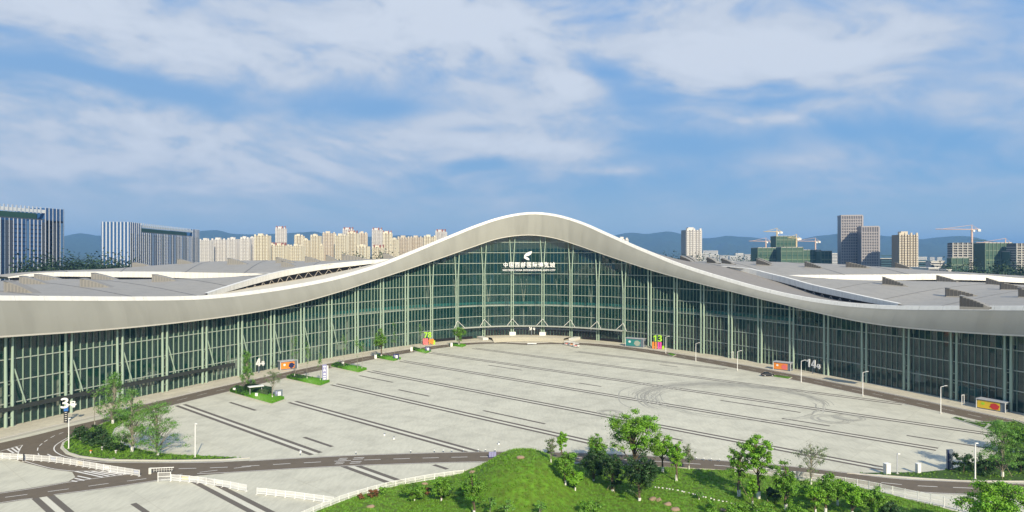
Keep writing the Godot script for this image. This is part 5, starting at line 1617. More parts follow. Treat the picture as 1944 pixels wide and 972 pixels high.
func fence(label: String, pts: Array, tall := 1.25, coloured := false) -> void:
	var line := PackedVector2Array(pts)
	var f := thing("barrier_fence", label, "fence", Vector3.ZERO, 0.0, "white barrier fences")
	var st := begin()
	for k in 15: box(st, Vector3(0, tall * 0.52, -0.95 + k * 0.1357), Vector3(0.03, tall * 0.8, 0.05))
	for y in [0.12, 0.5, 0.94]: box(st, Vector3(0, tall * y, 0), Vector3(0.06, 0.07, 2.0))
	var panel := done(st).commit()
	st = begin()
	box(st, Vector3(0, tall * 0.5, 0), Vector3(0.09, tall, 0.09))
	box(st, Vector3(0, 0.03, 0), Vector3(0.7, 0.06, 0.12))
	var post := done(st).commit()
	var n := int(line_length(line) / 2.06)
	for i in n + 1:
		var a := along(line, i * 2.06)
		var h0 := 0.0
		var dir: Vector2 = a[1]
		var turn := atan2(dir.x, dir.y)
		var o := inst(f, "post", post, M.white)
		o.position = Vector3(a[0].x, h0, a[0].y)
		o.rotation.y = turn
		if i == n: break
		var b := along(line, i * 2.06 + 1.03)
		o = inst(f, "fence_panel", panel, M.white)
		o.position = Vector3(b[0].x, h0, b[0].y)
		o.rotation = Vector3(0, turn + rng.randfn() * 0.03, rng.randfn() * 0.01)
		if coloured and i % 4 == 1:
			var sg := bar(f, "banner", [M.blue, M.yellow, M.off_white][i % 3], Vector3(b[0].x, tall * 0.55, b[0].y), Vector3(0.03, tall * 0.45, 1.3), turn)
			sg.position += Vector3(cos(turn), 0, -sin(turn)) * 0.06

func make_fences() -> void:
	fence("white barrier fence along the left edge of the green lawn", smooth_line([Vector2(-36.79, -115.62), Vector2(-31.79, -123.99), Vector2(-27.95, -128.36), Vector2(-23.52, -132.44), Vector2(-16.58, -136.80), Vector2(-8.35, -140.42)]))
	fence("white barrier fence branching to the left of the lawn fence", [Vector2(-48.19, -128.93), Vector2(-40.30, -126.68), Vector2(-31.72, -123.73)])
	fence("white barrier fence sweeping through the left junction", smooth_line([Vector2(-119.21, -152.55), Vector2(-109.07, -150.58), Vector2(-98.70, -148.28), Vector2(-85.15, -142.83), Vector2(-74.68, -138.75)]), 1.35, true)
	fence("white barrier fence right of the left junction gate", smooth_line([Vector2(-68.19, -136.48), Vector2(-62.65, -135.21), Vector2(-56.07, -132.74), Vector2(-50.22, -130.08)]), 1.35, true)
	fence("white barrier fence along the right edge of the lawn", smooth_line([Vector2(46.20, -141.44), Vector2(54.04, -137.77), Vector2(61.25, -134.90), Vector2(67.70, -131.25), Vector2(71.68, -127.52), Vector2(77.33, -122.43), Vector2(81.88, -116.78)]), 1.9)
	var v: Vector2 = Vector2(-69.39, -136.16)
	var g := thing("barrier_gate", "tall white gate frame across the front road at the left", "gate", Vector3(v.x, 0, v.y), 0.1)
	for x in [-1.2, 1.2]: bar(g, "post", M.white, Vector3(x, 0.95, 0), Vector3(0.12, 1.9, 0.12))
	for y in [0.3, 1.0, 1.8]: bar(g, "rail", M.white, Vector3(0, y, 0), Vector3(2.3, 0.08, 0.06))
	for i in 11: bar(g, "bar", M.white, Vector3(-1.0 + i * 0.2, 1.05, 0), Vector3(0.04, 1.5, 0.04))
	v = Vector2(-73.44, -141.10)
	g = thing("boom_barrier", "white boom barrier with a yellow box in the left junction", "barrier", Vector3(v.x, 0, v.y), 0.15)
	bar(g, "cabinet", M.off_white, Vector3(-1.3, 0.6, 0), Vector3(0.5, 1.2, 0.5))
	bar(g, "boom", M.white, Vector3(1.0, 1.15, 0), Vector3(4.6, 0.14, 0.1))
	bar(g, "skirt", M.off_white, Vector3(1.2, 0.7, 0), Vector3(3.8, 0.06, 0.06))
	for i in 8: bar(g, "bar", M.white, Vector3(-0.6 + i * 0.5, 0.75, 0), Vector3(0.05, 0.8, 0.05))
	v = Vector2(-106.96, -149.42)
	g = thing("traffic_post", "dark bollard post at the bend of the junction fence", "bollard", Vector3(v.x, 0, v.y))
	var st := begin()
	tube(st, Vector3.ZERO, Vector3(0, 1.7, 0), 0.13, 0.12, 8)
	commit(g, "post", done(st), M.black)
	bar(g, "foot", M.kerb, Vector3(0, 0.06, 0), Vector3(0.5, 0.12, 0.5))
	v = Vector2(-4.36, -152.55)
	g = thing("blue_barrier", "blue crash barrier on the front road left of the mound", "barrier", Vector3(v.x, 0, v.y), 0.1)
	for i in 3:
		bar(g, "panel", M.violet, Vector3(-0.55 + i * 0.55, 0.6, 0.02 * (i % 2)), Vector3(0.5, 1.1, 0.35))
	bar(g, "foot", M.navy, Vector3(0, 0.06, 0), Vector3(1.9, 0.12, 0.7))
	# small white kerbside posts and reflectors along the front road
	var first: Node3D = null
	for px in [Vector2(-47.86, -154.17), Vector2(-35.39, -154.82), Vector2(-23.13, -155.98), Vector2(-17.74, -156.32), Vector2(-15.70, -156.40), Vector2(-13.78, -156.57), Vector2(-11.14, -156.74), Vector2(-7.75, -156.82), Vector2(-6.05, -156.82), Vector2(-3.88, -156.82), Vector2(40.70, -150.58), Vector2(42.22, -150.19), Vector2(43.73, -149.81), Vector2(45.46, -149.42)]:
		if first == null:
			first = thing("kerb_post", "small white-topped post on the edge of the front road", "bollard", Vector3.ZERO, 0.0, "edge posts along the front road")
			bar(first, "post", M.slate, Vector3(0, 0.22, 0), Vector3(0.22, 0.44, 0.22))
			bar(first, "cap", M.white, Vector3(0, 0.5, 0), Vector3(0.26, 0.14, 0.26))
			first.position = Vector3(px.x, 0, px.y)
		else:
			var o: Node3D = first.duplicate()
			o.name = numbered(self, "kerb_post")
			add_child(o, true)
			o.position = Vector3(px.x, 0, px.y)

func wheel(parent: Node, at: Vector3, r: float) -> void:
	var w := Node3D.new()
	put(parent, w, "wheel")
	w.position = at
	var st := begin()
	tube(st, Vector3(0, 0, -0.11), Vector3(0, 0, 0.11), r, r, 14)
	tube(st, Vector3(0, 0, 0.11), Vector3(0, 0, -0.11), r, r, 14)
	commit(w, "tyre", done(st), M.rubber)
	st = begin()
	tube(st, Vector3(0, 0, -0.125), Vector3(0, 0, 0.125), r * 0.62, r * 0.62, 12)
	tube(st, Vector3(0, 0, 0.125), Vector3(0, 0, -0.125), r * 0.62, r * 0.62, 12)
	commit(w, "rim", done(st), M.metal)

func make_vehicles() -> void:
	var v: Vector2 = Vector2(95.72, -255.59)
	var c := thing("parked_car", "black saloon car parked beside the right service road", "car", Vector3(v.x, 0.015, v.y), 0.12)
	var prof := [Vector3(-2.35, 0.45, 0.72), Vector3(-2.3, 0.85, 0.82), Vector3(-1.5, 0.98, 0.88), Vector3(-0.9, 1.02, 0.9), Vector3(1.2, 1.0, 0.9), Vector3(2.0, 0.9, 0.86), Vector3(2.35, 0.72, 0.78), Vector3(2.4, 0.45, 0.72)]
	var st := begin()
	for i in prof.size() - 1:
		var a: Vector3 = prof[i]
		var b: Vector3 = prof[i + 1]
		quad(st, Vector3(a.x, a.y, -a.z * 0.94), Vector3(b.x, b.y, -b.z * 0.94), Vector3(b.x, b.y, b.z * 0.94), Vector3(a.x, a.y, a.z * 0.94))
		for s in [-1.0, 1.0]:
			quad(st, Vector3(a.x, 0.26, a.z * s), Vector3(b.x, 0.26, b.z * s), Vector3(b.x, lerpf(0.26, b.y, 0.75), b.z * s), Vector3(a.x, lerpf(0.26, a.y, 0.75), a.z * s))
			quad(st, Vector3(a.x, lerpf(0.26, a.y, 0.75), a.z * s), Vector3(b.x, lerpf(0.26, b.y, 0.75), b.z * s), Vector3(b.x, b.y, b.z * s * 0.94), Vector3(a.x, a.y, a.z * s * 0.94))
	for e in [prof[0], prof[-1]]:
		quad(st, Vector3(e.x, 0.26, -e.z), Vector3(e.x, e.y, -e.z), Vector3(e.x, e.y, e.z), Vector3(e.x, 0.26, e.z))
	commit(c, "body", done(st), M.car_paint)
	st = begin()
	var roofp := [Vector3(-1.7, 0.97, 0.8), Vector3(-0.95, 1.42, 0.64), Vector3(0.35, 1.45, 0.64), Vector3(1.25, 1.0, 0.8)]
	for i in 3:
		var a: Vector3 = roofp[i]
		var b: Vector3 = roofp[i + 1]
		for s in [-1.0, 1.0]: quad(st, Vector3(a.x, a.y, a.z * s), Vector3(b.x, b.y, b.z * s), Vector3(b.x, 0.97, 0.84 * s), Vector3(a.x, 0.97, 0.84 * s))
		if i != 1: quad(st, Vector3(a.x, a.y, -a.z), Vector3(b.x, b.y, -b.z), Vector3(b.x, b.y, b.z), Vector3(a.x, a.y, a.z))
	commit(c, "window", done(st), M.car_glass)
	bar(c, "roof", M.car_paint, Vector3(-0.3, 1.46, 0), Vector3(1.32, 0.05, 1.3))
	for x in [-1.4, 1.45]:
		for z in [-0.8, 0.8]: wheel(c, Vector3(x, 0.33, z), 0.33)
	for z in [-0.6, 0.6]:
		bar(c, "headlight", M.white, Vector3(2.34, 0.64, z), Vector3(0.1, 0.14, 0.34))
		bar(c, "tail_light", M.red, Vector3(-2.3, 0.74, z), Vector3(0.08, 0.14, 0.34))
	# three open shuttle carts coupled in a row, and a low white bench
	var at := [Vector2(27.88, -343.81), Vector2(30.00, -340.79), Vector2(31.64, -335.88)]
	var lab := ["rearmost of the three white shuttle carts right of the steps", "middle one of the three white shuttle carts right of the steps", "front one of the three white shuttle carts right of the steps"]
	for i in 3:
		var p: Vector2 = at[i]
		var k := thing("shuttle_cart", lab[i], "shuttle cart", Vector3(p.x, 0.015, p.y), -0.55, "three shuttle carts by the steps")
		bar(k, "chassis", M.off_white, Vector3(0, 0.55, 0), Vector3(2.6, 0.45, 1.5))
		bar(k, "nose", M.white, Vector3(1.15, 0.95, 0), Vector3(0.5, 0.5, 1.4))
		bar(k, "roof", M.white, Vector3(-0.1, 2.0, 0), Vector3(2.7, 0.12, 1.6))
		for x in [-0.5, 0.4]:
			bar(k, "seat", M.orange if i == 1 else M.salmon, Vector3(x, 0.95, 0), Vector3(0.5, 0.3, 1.3))
		for x in [-1.2, 1.0]:
			for z in [-0.7, 0.7]: bar(k, "post", M.metal, Vector3(x, 1.4, z), Vector3(0.07, 1.2, 0.07))
		for x in [-0.9, 0.9]:
			for z in [-0.72, 0.72]: wheel(k, Vector3(x, 0.3, z), 0.3)
	var b2: Vector2 = Vector2(10.15, -345.85)
	var b := thing("barrier_bench", "low white barrier standing on the plaza before the steps", "barrier", Vector3(b2.x, 0.0, b2.y), 0.0)
	bar(b, "rail", M.white, Vector3(0, 0.62, 0), Vector3(4.6, 0.35, 0.5))
	for x in [-2.2, 0.0, 2.2]: bar(b, "leg", M.slate, Vector3(x, 0.23, 0), Vector3(0.25, 0.46, 0.6))
	# lamps in the turf, small white
	for e in [["small white garden light left in the dark shrubs", Vector2(-104.70, -165.55)], ["small white garden light in the middle of the crescent turf", Vector2(-94.62, -157.50)], ["small white garden light before the largest dark shrub", Vector2(-89.76, -154.58)], ["orange garden light in the middle of the crescent turf", Vector2(-95.43, -154.58)]]:
		var k := thing("garden_light", e[0], "garden light", Vector3(e[1].x, 0.15, e[1].y), 0.0, "garden lights in the crescent turf")
		bar(k, "stem", M.off_white, Vector3(0, 0.35, 0), Vector3(0.22, 0.7, 0.22))
		bar(k, "hat", M.orange if e[0].begins_with("orange") else M.white, Vector3(0, 0.76, 0), Vector3(0.4, 0.14, 0.4))
	for e in [["small white hydrant on the plaza left of two", Vector2(-31.94, -170.89)], ["small white hydrant on the plaza right of two", Vector2(-28.97, -167.46)], ["small white hydrant near the end of a paving line by the left road", Vector2(-48.38, -156.23)], ["small white hydrant on the plaza before the mound", Vector2(-3.14, -162.78)]]:
		var k := thing("ground_hydrant", e[0], "hydrant", Vector3(e[1].x, 0.0, e[1].y), 0.0, "hydrants on the plaza")
		bar(k, "body", M.white, Vector3(0, 0.25, 0), Vector3(0.35, 0.5, 0.35))
		bar(k, "cap", M.slate, Vector3(0, 0.55, 0), Vector3(0.45, 0.1, 0.45))
# ---------------------------------------------------------------- the city behind and the hills
func make_hills() -> void:
	var ridge: Array[Vector2] = [Vector2(-62, 260), Vector2(-52, 330), Vector2(-44, 250), Vector2(-38.55, 213), Vector2(-35.16, 244), Vector2(-33.34, 266), Vector2(-32.09, 298), Vector2(-30.80, 278), Vector2(-27.43, 286), Vector2(-24.93, 335), Vector2(-23.65, 370), Vector2(-22.33, 321), Vector2(-20.80, 318), Vector2(-17.65, 336), Vector2(-16.03, 349), Vector2(-14.38, 314), Vector2(-9.30, 306), Vector2(-3.18, 323), Vector2(3.89, 302), Vector2(8.04, 320), Vector2(9.56, 353), Vector2(11.27, 338), Vector2(12.62, 354), Vector2(14.01, 315), Vector2(15.45, 269), Vector2(17.69, 287), Vector2(19.87, 267), Vector2(21.42, 226), Vector2(22.56, 244), Vector2(24.42, 292), Vector2(25.69, 321), Vector2(28.32, 284), Vector2(30.01, 262), Vector2(31.06, 236), Vector2(32.59, 247), Vector2(33.83, 253), Vector2(35.18, 204), Vector2(36.89, 162), Vector2(41, 250), Vector2(48, 320), Vector2(56, 230), Vector2(64, 260)]
	var n := FastNoiseLite.new()
	n.seed = 4; n.frequency = 0.0017; n.fractal_octaves = 5
	var cols := 260
	var steps := [4600.0, 5200.0, 5800.0, 6400.0, 7000.0, 7500.0, 8000.0, 8400.0, 8750.0, 9000.0, 9300.0, 9800.0, 10800.0]
	var share := [-0.02, 0.03, 0.07, 0.13, 0.22, 0.34, 0.5, 0.68, 0.87, 1.0, 0.9, 0.6, 0.1]
	var pos := []
	for i in cols + 1:
		var az := lerpf(-60, 62, float(i) / cols)
		var top := table(ridge, az)
		var col := []
		for j in steps.size():
			var r: float = steps[j]
			var x := sin(deg_to_rad(az)) * r
			var z := -cos(deg_to_rad(az)) * r
			var wob := n.get_noise_2d(x, z)
			var y: float = top * share[j] + wob * 230.0 * share[j] * (0.12 if j == 9 else 1.0 if j < 9 else 0.2)
			if j < 9: y = minf(y, top * (0.3 + 0.068 * j))
			col.append(Vector3(x, y if j > 0 else -8.0, z))
		pos.append(col)
	var st := begin()
	st.set_smooth_group(0)
	for i in cols:
		for j in steps.size() - 1:
			quad(st, pos[i][j], pos[i][j + 1], pos[i + 1][j + 1], pos[i + 1][j])
	st.index()
	st.generate_normals()
	structure("hills", st, M.hill, "long blue hazy ridge of wooded hills along the horizon")

func tower(label: String, v: Vector4, deep: float, turn: float, style: String, bays := 5, group := "") -> void:
	# v: x, z, width, height
	var t := thing({"cream": "apartment_tower", "white": "apartment_tower", "brown": "apartment_tower", "grey": "office_tower", "net": "building_site", "bare": "building_site", "low": "low_building", "glassbox": "low_building"}[style], label, "building", Vector3(v.x, 0, v.y), turn, group)
	var w := v.z
	var h := v.w
	var wall: Material = M["wall_" + style]
	var pier: Material = M["pier_" + style]
	bar(t, "wall", wall, Vector3(0, h / 2.0, 0), Vector3(w, h, deep))
	var floors := int(h / (3.1 if style != "low" else 3.6))
	if style in ["cream", "white", "brown"]:
		for i in bays:
			var x := lerpf(-w / 2.0, w / 2.0, (i + 0.5) / bays)
			var tall := h + (2.5 if i % 2 == 0 else 0.0)
			bar(t, "pier", pier, Vector3(x, tall / 2.0, deep / 2.0 + 0.5), Vector3(w / bays * (0.58 if i % 2 == 0 else 0.42), tall, 2.2))
		for i in 3: bar(t, "side_pier", pier, Vector3(w / 2.0 + 0.3, h / 2.0, lerpf(-deep / 2.0, deep / 2.0, (i + 0.5) / 3.0)), Vector3(1.2, h, deep / 5.0))
		var st := begin()
		for k in floors:
			box(st, Vector3(0, k * 3.1 + 0.6, deep / 2.0 + 0.15), Vector3(w * 0.985, 0.6, 0.7))
		tag(commit(t, "balcony_slab", done(st), pier), "", "", "", "stuff")
		st = begin()
		for i in bays:
			var x := lerpf(-w / 2.0, w / 2.0, (i + 0.5) / bays)
			for k in floors: box(st, Vector3(x, k * 3.1 + 2.0, deep / 2.0 + 1.62), Vector3(w / bays * 0.24, 1.3, 0.1))
		tag(commit(t, "window", done(st), M.far_window), "", "", "", "stuff")
		bar(t, "roof_housing", pier, Vector3(-w * 0.1, h + 2.0, 0), Vector3(w * 0.34, 5.0, deep * 0.5))
	elif style == "grey":
		for i in bays + 1:
			bar(t, "pier", pier, Vector3(lerpf(-w / 2.0, w / 2.0, float(i) / bays), h / 2.0, deep / 2.0 + 0.3), Vector3(0.9, h, 1.0))
		for k in int(floors / 1.3):
			bar(t, "floor_band", pier, Vector3(0, k * 4.03 + 1.2, deep / 2.0 + 0.2), Vector3(w, 1.5, 0.7))
			bar(t, "floor_band", pier, Vector3(w / 2.0 + 0.1, k * 4.03 + 1.2, 0), Vector3(0.5, 1.5, deep))
		bar(t, "corner", pier, Vector3(w / 2.0 + 0.2, h / 2.0, deep / 2.0), Vector3(2.2, h + 1.0, 2.2))
		bar(t, "parapet", pier, Vector3(0, h + 0.8, 0), Vector3(w + 0.8, 1.8, deep + 0.8))
	elif style == "net":
		for i in bays + 1:
			bar(t, "scaffold_pole", pier, Vector3(lerpf(-w / 2.0, w / 2.0, float(i) / bays), h / 2.0, deep / 2.0 + 0.4), Vector3(0.7, h + 1.5, 0.5))
		for k in int(floors / 2.0):
			bar(t, "net_band", [M.net_light, M.net_dark, M.pier_net][k % 3], Vector3(rng.randf_range(-0.03, 0.03) * w, k * 6.2 + 2.5, deep / 2.0 + 0.15), Vector3(w * rng.randf_range(0.9, 1.0), rng.randf_range(1.0, 2.6), 0.3))
		bar(t, "roof_slab", M.pier_bare, Vector3(0, h + 0.4, 0), Vector3(w, 0.8, deep))
	elif style == "bare":
		for k in floors: bar(t, "floor_slab", pier, Vector3(0, k * 3.1 + 0.4, 0.6), Vector3(w + 1.0, 0.9, deep + 1.6))
		for i in bays + 1: bar(t, "pier", pier, Vector3(lerpf(-w / 2.0, w / 2.0, float(i) / bays), h / 2.0, deep / 2.0 + 0.8), Vector3(1.1, h, 0.8))
	else:
		for k in maxi(floors, 1):
			bar(t, "window_band", M.far_window if style == "low" else pier, Vector3(0, k * 3.6 + 2.1, deep / 2.0 + 0.1), Vector3(w * 0.94, 1.5, 0.3))
		bar(t, "roof", pier if style == "low" else M.pier_low, Vector3(0, h + 0.3, 0), Vector3(w + 1, 0.7, deep + 1))

func far_top(label_parent: Node3D, w: float, h: float, m: Material) -> void:
	for i in 4: bar(label_parent, "roof_frame", m, Vector3(lerpf(-w * 0.4, w * 0.4, i / 3.0), h + 3.0, 0), Vector3(w * 0.12, 6.0, w * 0.2))

func crane(label: String, v: Vector4, jib_left: float, jib_right: float, m: Material) -> void:
	# v: x, z, unused, height
	var c := thing("tower_crane", label, "crane", Vector3(v.x, 0, v.y), 0.0, "tower cranes over the building sites")
	var h := v.w
	bar(c, "mast", m, Vector3(0, h / 2.0, 0), Vector3(1.9, h, 1.9))
	var st := begin()
	for sgn in [-1.0, 1.0]:
		var l := jib_left if sgn < 0 else jib_right
		tube(st, Vector3(0, h, 0), Vector3(sgn * l, h + 0.4, 0), 0.65, 0.5, 4)
		tube(st, Vector3(0, h + 6.0, 0), Vector3(sgn * l * 0.8, h + 0.6, 0), 0.3, 0.3, 4)
	tube(st, Vector3(0, h, 0), Vector3(0, h + 6.5, 0), 0.9, 0.4, 4)
	commit(c, "jib", done(st), m)
	bar(c, "cab", M.white, Vector3(1.8, h - 2.0, 1.0), Vector3(2.4, 2.8, 2.4))
	bar(c, "counterweight", M.pier_low, Vector3((jib_right if jib_right < jib_left else -jib_left) * 0.9, h - 1.4, 0), Vector3(4, 3.2, 2))

func slab_block(label: String, a: Vector2, b: Vector2, h: float, fins: int) -> void:
	# a long office block whose ribbed side runs from a to b
	var d := b - a
	var l := d.length()
	var t := thing("office_block", label, "building", Vector3(a.x, 0, a.y), atan2(-d.y, d.x), "blue and white striped office blocks")
	var deep := 34.0
	bar(t, "wall", M.blue_glass, Vector3(l / 2.0, h * 0.43, -deep / 2.0), Vector3(l - 1.0, h * 0.86, deep))
	bar(t, "upper_wall", M.blue_glass, Vector3(l * 0.06, h / 2.0, -deep / 2.0), Vector3(l * 0.12, h - 1, deep))
	bar(t, "upper_wall", M.blue_glass, Vector3(l * 0.94, h / 2.0, -deep / 2.0), Vector3(l * 0.12 - 1, h - 1, deep))
	bar(t, "roof_terrace", M.far_window, Vector3(l / 2.0, h * 0.865, -deep / 2.0), Vector3(l * 0.76, 1.2, deep))
	bar(t, "top_glass", M.net_dark, Vector3(l / 2.0, h * 0.9, -deep * 0.55), Vector3(l * 0.75, h * 0.07, deep * 0.6))
	bar(t, "top_beam", M.white, Vector3(l / 2.0, h * 0.955, -1.2), Vector3(l * 0.78, h * 0.035, 1.6))
	for i in fins + 1:
		var x := lerpf(0.3, l - 0.3, float(i) / fins)
		var edge := x < l * 0.13 or x > l * 0.87
		var k := rng.randf()
		bar(t, "fin", M.fin if k > 0.25 else M.fin_grey, Vector3(x, h / 2.0 if edge else h * 0.43, 0.5), Vector3(l / fins * (0.18 if k > 0.6 else 0.10), h if edge else h * 0.86, 0.55))
		if not edge: bar(t, "fin", M.fin, Vector3(x, h * 0.965, -0.6), Vector3(l / fins * 0.3, h * 0.07, 0.6))
		if i < fins and k < 0.55:
			bar(t, "panel_strip", [M.deep_glass, M.far_window, M.pale_glass][rng.randi() % 3], Vector3(x + l / fins * 0.5, h * 0.42, 0.25), Vector3(l / fins * 0.5, h * 0.84, 0.5))
	var st := begin()
	for k in int(h * 0.86 / 4.2): box(st, Vector3(l / 2.0, k * 4.2 + 0.5, 0.12), Vector3(l - 1.2, 0.7, 0.5))
	tag(commit(t, "floor_line", done(st), M.deep_glass), "", "", "", "stuff")
	for i in 8: bar(t, "end_fin", M.fin, Vector3(-0.4, h / 2.0, -deep * (i + 0.5) / 8.0), Vector3(1.2, h, 1.6))

func wood(label: String, centre: Vector3, size: Vector3, n: int, sd: int) -> void:
	var r := RandomNumberGenerator.new()
	r.seed = sd
	var clumps := []
	for i in n:
		var hh := r.randf_range(0.78, 0.98) * size.y
		var c := Vector3(r.randf_range(-0.5, 0.5) * size.x, hh * 0.62, r.randf_range(-0.5, 0.5) * size.z)
		var cr := r.randf_range(4.5, 7.5)
		clumps.append([c, Vector3(cr, hh * 0.42, cr)])
	var o := inst(self, "woodland", leaf_cloud(sd, clumps, n * 450, 1.25, 0.35), M.wood_leaf)
	o.position = centre
	tag(o, label, "woodland", "", "stuff")

func make_city() -> void:
	M.wall_cream = mat(0.26, 0.215, 0.15, 0.8); M.pier_cream = mat(0.70, 0.64, 0.49, 0.8)
	M.wall_white = mat(0.30, 0.285, 0.285, 0.8); M.pier_white = mat(0.66, 0.63, 0.59, 0.8)
	M.wall_brown = mat(0.27, 0.215, 0.165, 0.8); M.pier_brown = mat(0.60, 0.53, 0.42, 0.8)
	M.wall_grey = mat(0.15, 0.145, 0.165, 0.4); M.pier_grey = mat(0.36, 0.335, 0.34, 0.7)
	M.wall_net = mat(0.065, 0.12, 0.085, 0.9); M.pier_net = mat(0.15, 0.20, 0.14, 0.9)
	M.net_light = mat(0.17, 0.24, 0.14, 0.9); M.net_dark = mat(0.025, 0.085, 0.06, 0.8)
	M.wall_bare = mat(0.12, 0.12, 0.12, 0.9); M.pier_bare = mat(0.48, 0.46, 0.42, 0.9)
	M.wall_low = mat(0.58, 0.57, 0.55, 0.8); M.pier_low = mat(0.66, 0.65, 0.62, 0.8)
	M.wall_glassbox = mat(0.02, 0.035, 0.05, 0.25); M.pier_glassbox = mat(0.05, 0.11, 0.14, 0.3)
	M.far_window = mat(0.07, 0.08, 0.10, 0.3)
	M.blue_glass = mat(0.03, 0.095, 0.24, 0.25); M.deep_glass = mat(0.012, 0.035, 0.09, 0.25); M.pale_glass = mat(0.10, 0.21, 0.40, 0.3)
	M.fin = mat(0.46, 0.50, 0.57, 0.6); M.fin_grey = mat(0.20, 0.26, 0.36, 0.6)
	M.crane_red = mat(0.58, 0.42, 0.35, 0.7); M.crane_yellow = mat(0.58, 0.46, 0.26, 0.7); M.roof_red = mat(0.30, 0.12, 0.09, 0.8)

	slab_block("tall blue and white striped office block at the left edge of the view", Vector2(-500, -520), Vector2(-478, -727), 95, 42)
	slab_block("long blue and white striped office block standing right of the first", Vector2(-480, -857), Vector2(-511, -1114), 88, 42)
	var g := "cream apartment towers behind the left roofs"
	var list := [
		["first cream tower right of the striped office block", Vector4(-670.7, -1500.0, 23.2, 79.7), "white"], ["second cream tower right of the striped office block", Vector4(-659.4, -1540.0, 32.1, 81.9), "white"], ["slim cream tower standing alone before the wide yellow ones", Vector4(-619.7, -1520.0, 21.1, 82.6), "white"], ["cream tower left of the yellowish wide tower", Vector4(-577.7, -1480.0, 19.4, 83.3), "white"], ["narrow cream tower touching the yellowish wide tower", Vector4(-577.5, -1520.0, 10.6, 84.3), "white"], ["wide yellowish tower right of the first white group", Vector4(-530.2, -1450.0, 30.2, 88.1), "cream"], ["small low tower at the foot of the first red-topped tower", Vector4(-525.9, -1500.0, 12.7, 69.3), "cream"],
		["first red-topped tower under construction, alone above its row", Vector4(-541.8, -1600.0, 23.5, 109.2), "white"], ["pinkish front tower below the first red-topped tower", Vector4(-481.1, -1420.0, 24.7, 66.9), "cream"], ["narrow tower right of the pinkish front tower", Vector4(-483.4, -1480.0, 9.1, 65.6), "cream"], ["yellow tower in the gap between the two clusters", Vector4(-486.1, -1560.0, 20.5, 90.8), "cream"], ["pinkish front tower in the gap between the two clusters", Vector4(-449.4, -1430.0, 24.3, 66.0), "cream"], ["lower yellow tower right of the gap's yellow tower", Vector4(-451.4, -1500.0, 11.0, 79.7), "cream"],
		["left tower of the dense middle cluster", Vector4(-430.9, -1500.0, 18.5, 89.0), "cream"], ["low tower at the left of the dense middle cluster", Vector4(-401.7, -1440.0, 5.0, 67.2), "cream"], ["brownish wide tower of the dense middle cluster", Vector4(-393.9, -1470.0, 27.2, 93.8), "brown"], ["yellow tower right of the brownish wide tower", Vector4(-359.2, -1440.0, 24.5, 87.8), "cream"], ["second red-topped tower, in the dense middle cluster", Vector4(-388.4, -1620.0, 23.8, 107.5), "white"], ["tall yellow tower in front of the second red-topped tower", Vector4(-349.2, -1500.0, 22.0, 94.8), "cream"], ["brownish tower at the right of the dense middle cluster", Vector4(-336.5, -1540.0, 19.0, 96.1), "brown"], ["low cream front tower at the right of the dense middle cluster", Vector4(-304.9, -1400.0, 21.6, 64.5), "cream"],
		["third red-topped tower, right of the wide gap", Vector4(-315.7, -1600.0, 23.5, 105.5), "white"], ["yellow tower right of the third red-topped tower", Vector4(-274.2, -1500.0, 20.3, 94.8), "cream"], ["low front tower below the third red-topped tower", Vector4(-277.4, -1420.0, 24.1, 62.5), "cream"], ["narrow cream tower before the brown row", Vector4(-256.6, -1500.0, 12.7, 80.9), "cream"], ["first block of the brown row behind the crest", Vector4(-242.6, -1540.0, 28.5, 86.6), "brown"], ["second block of the brown row behind the crest", Vector4(-217.1, -1560.0, 27.1, 87.2), "brown"], ["yellow block at the end of the brown row", Vector4(-181.3, -1500.0, 26.6, 87.3), "cream"], ["fourth red-topped tower, half hidden by the crest", Vector4(-166.2, -1600.0, 23.5, 101.8), "white"]]
	for e in list:
		tower(e[0], e[1], 18, rng.randf_range(-0.18, 0.22), e[2], 5 if e[1].z > 22 else 3, g)
		if "red-topped" in e[0]:
			var node: Node3D = get_child(get_child_count() - 1)
			far_top(node, e[1].z, e[1].w, M.roof_red)
	tower("white tower with pink roof just above the right slope of the crest", Vector4(226.5, -1400.0, 20.5, 79.6), 16, 0.1, "white", 3)
	tower("tall white apartment tower standing alone right of the crest", Vector4(302.4, -1150.0, 27.5, 88.5), 22, 0.12, "white", 5)
	tower("tall grey office tower with a grid front", Vector4(495.0, -1000.0, 27.8, 102.9), 26, -0.25, "grey", 9, "grey office towers")
	tower("lower grey office tower right of the tall grid-front one", Vector4(500.8, -960.0, 21.5, 85.0), 26, -0.25, "grey", 7, "grey office towers")
	tower("brown and cream apartment tower alone on the right", Vector4(518.1, -900.0, 24.3, 72.8), 20, -0.12, "brown", 7)
	g = "building sites behind the right roofs"
	tower("low building wrapped in dark green netting, left end of the site", Vector4(391.2, -1050.0, 36.5, 57.2), 30, 0.0, "net", 5, g)
	tower("tall building in green netting in the middle of the left site", Vector4(436.6, -1100.0, 30.6, 76.4), 24, 0.0, "net", 5, g)
	tower("pale green netted front of the left site", Vector4(414.7, -1020.0, 32.3, 57.6), 20, 0.0, "net", 4, g)
	tower("yellow-green netted building right of the hoists", Vector4(461.2, -1060.0, 27.0, 54.0), 22, 0.0, "net", 4, g)
	tower("dark green netted box at the right end of the left site", Vector4(474.6, -1040.0, 16.1, 52.2), 20, 0.0, "net", 3, g)
	tower("half-built tower, bare concrete above and green netting below", Vector4(590.7, -900.0, 22.2, 62.4), 22, -0.3, "bare", 4, g)
	tower("green skirt of netting round the half-built tower", Vector4(574.9, -880.0, 19.0, 42.3), 20, -0.3, "net", 3, g)
	tower("dark unfinished block behind the half-built tower", Vector4(650.1, -960.0, 19.3, 59.8), 24, 0.0, "glassbox", 4, g)
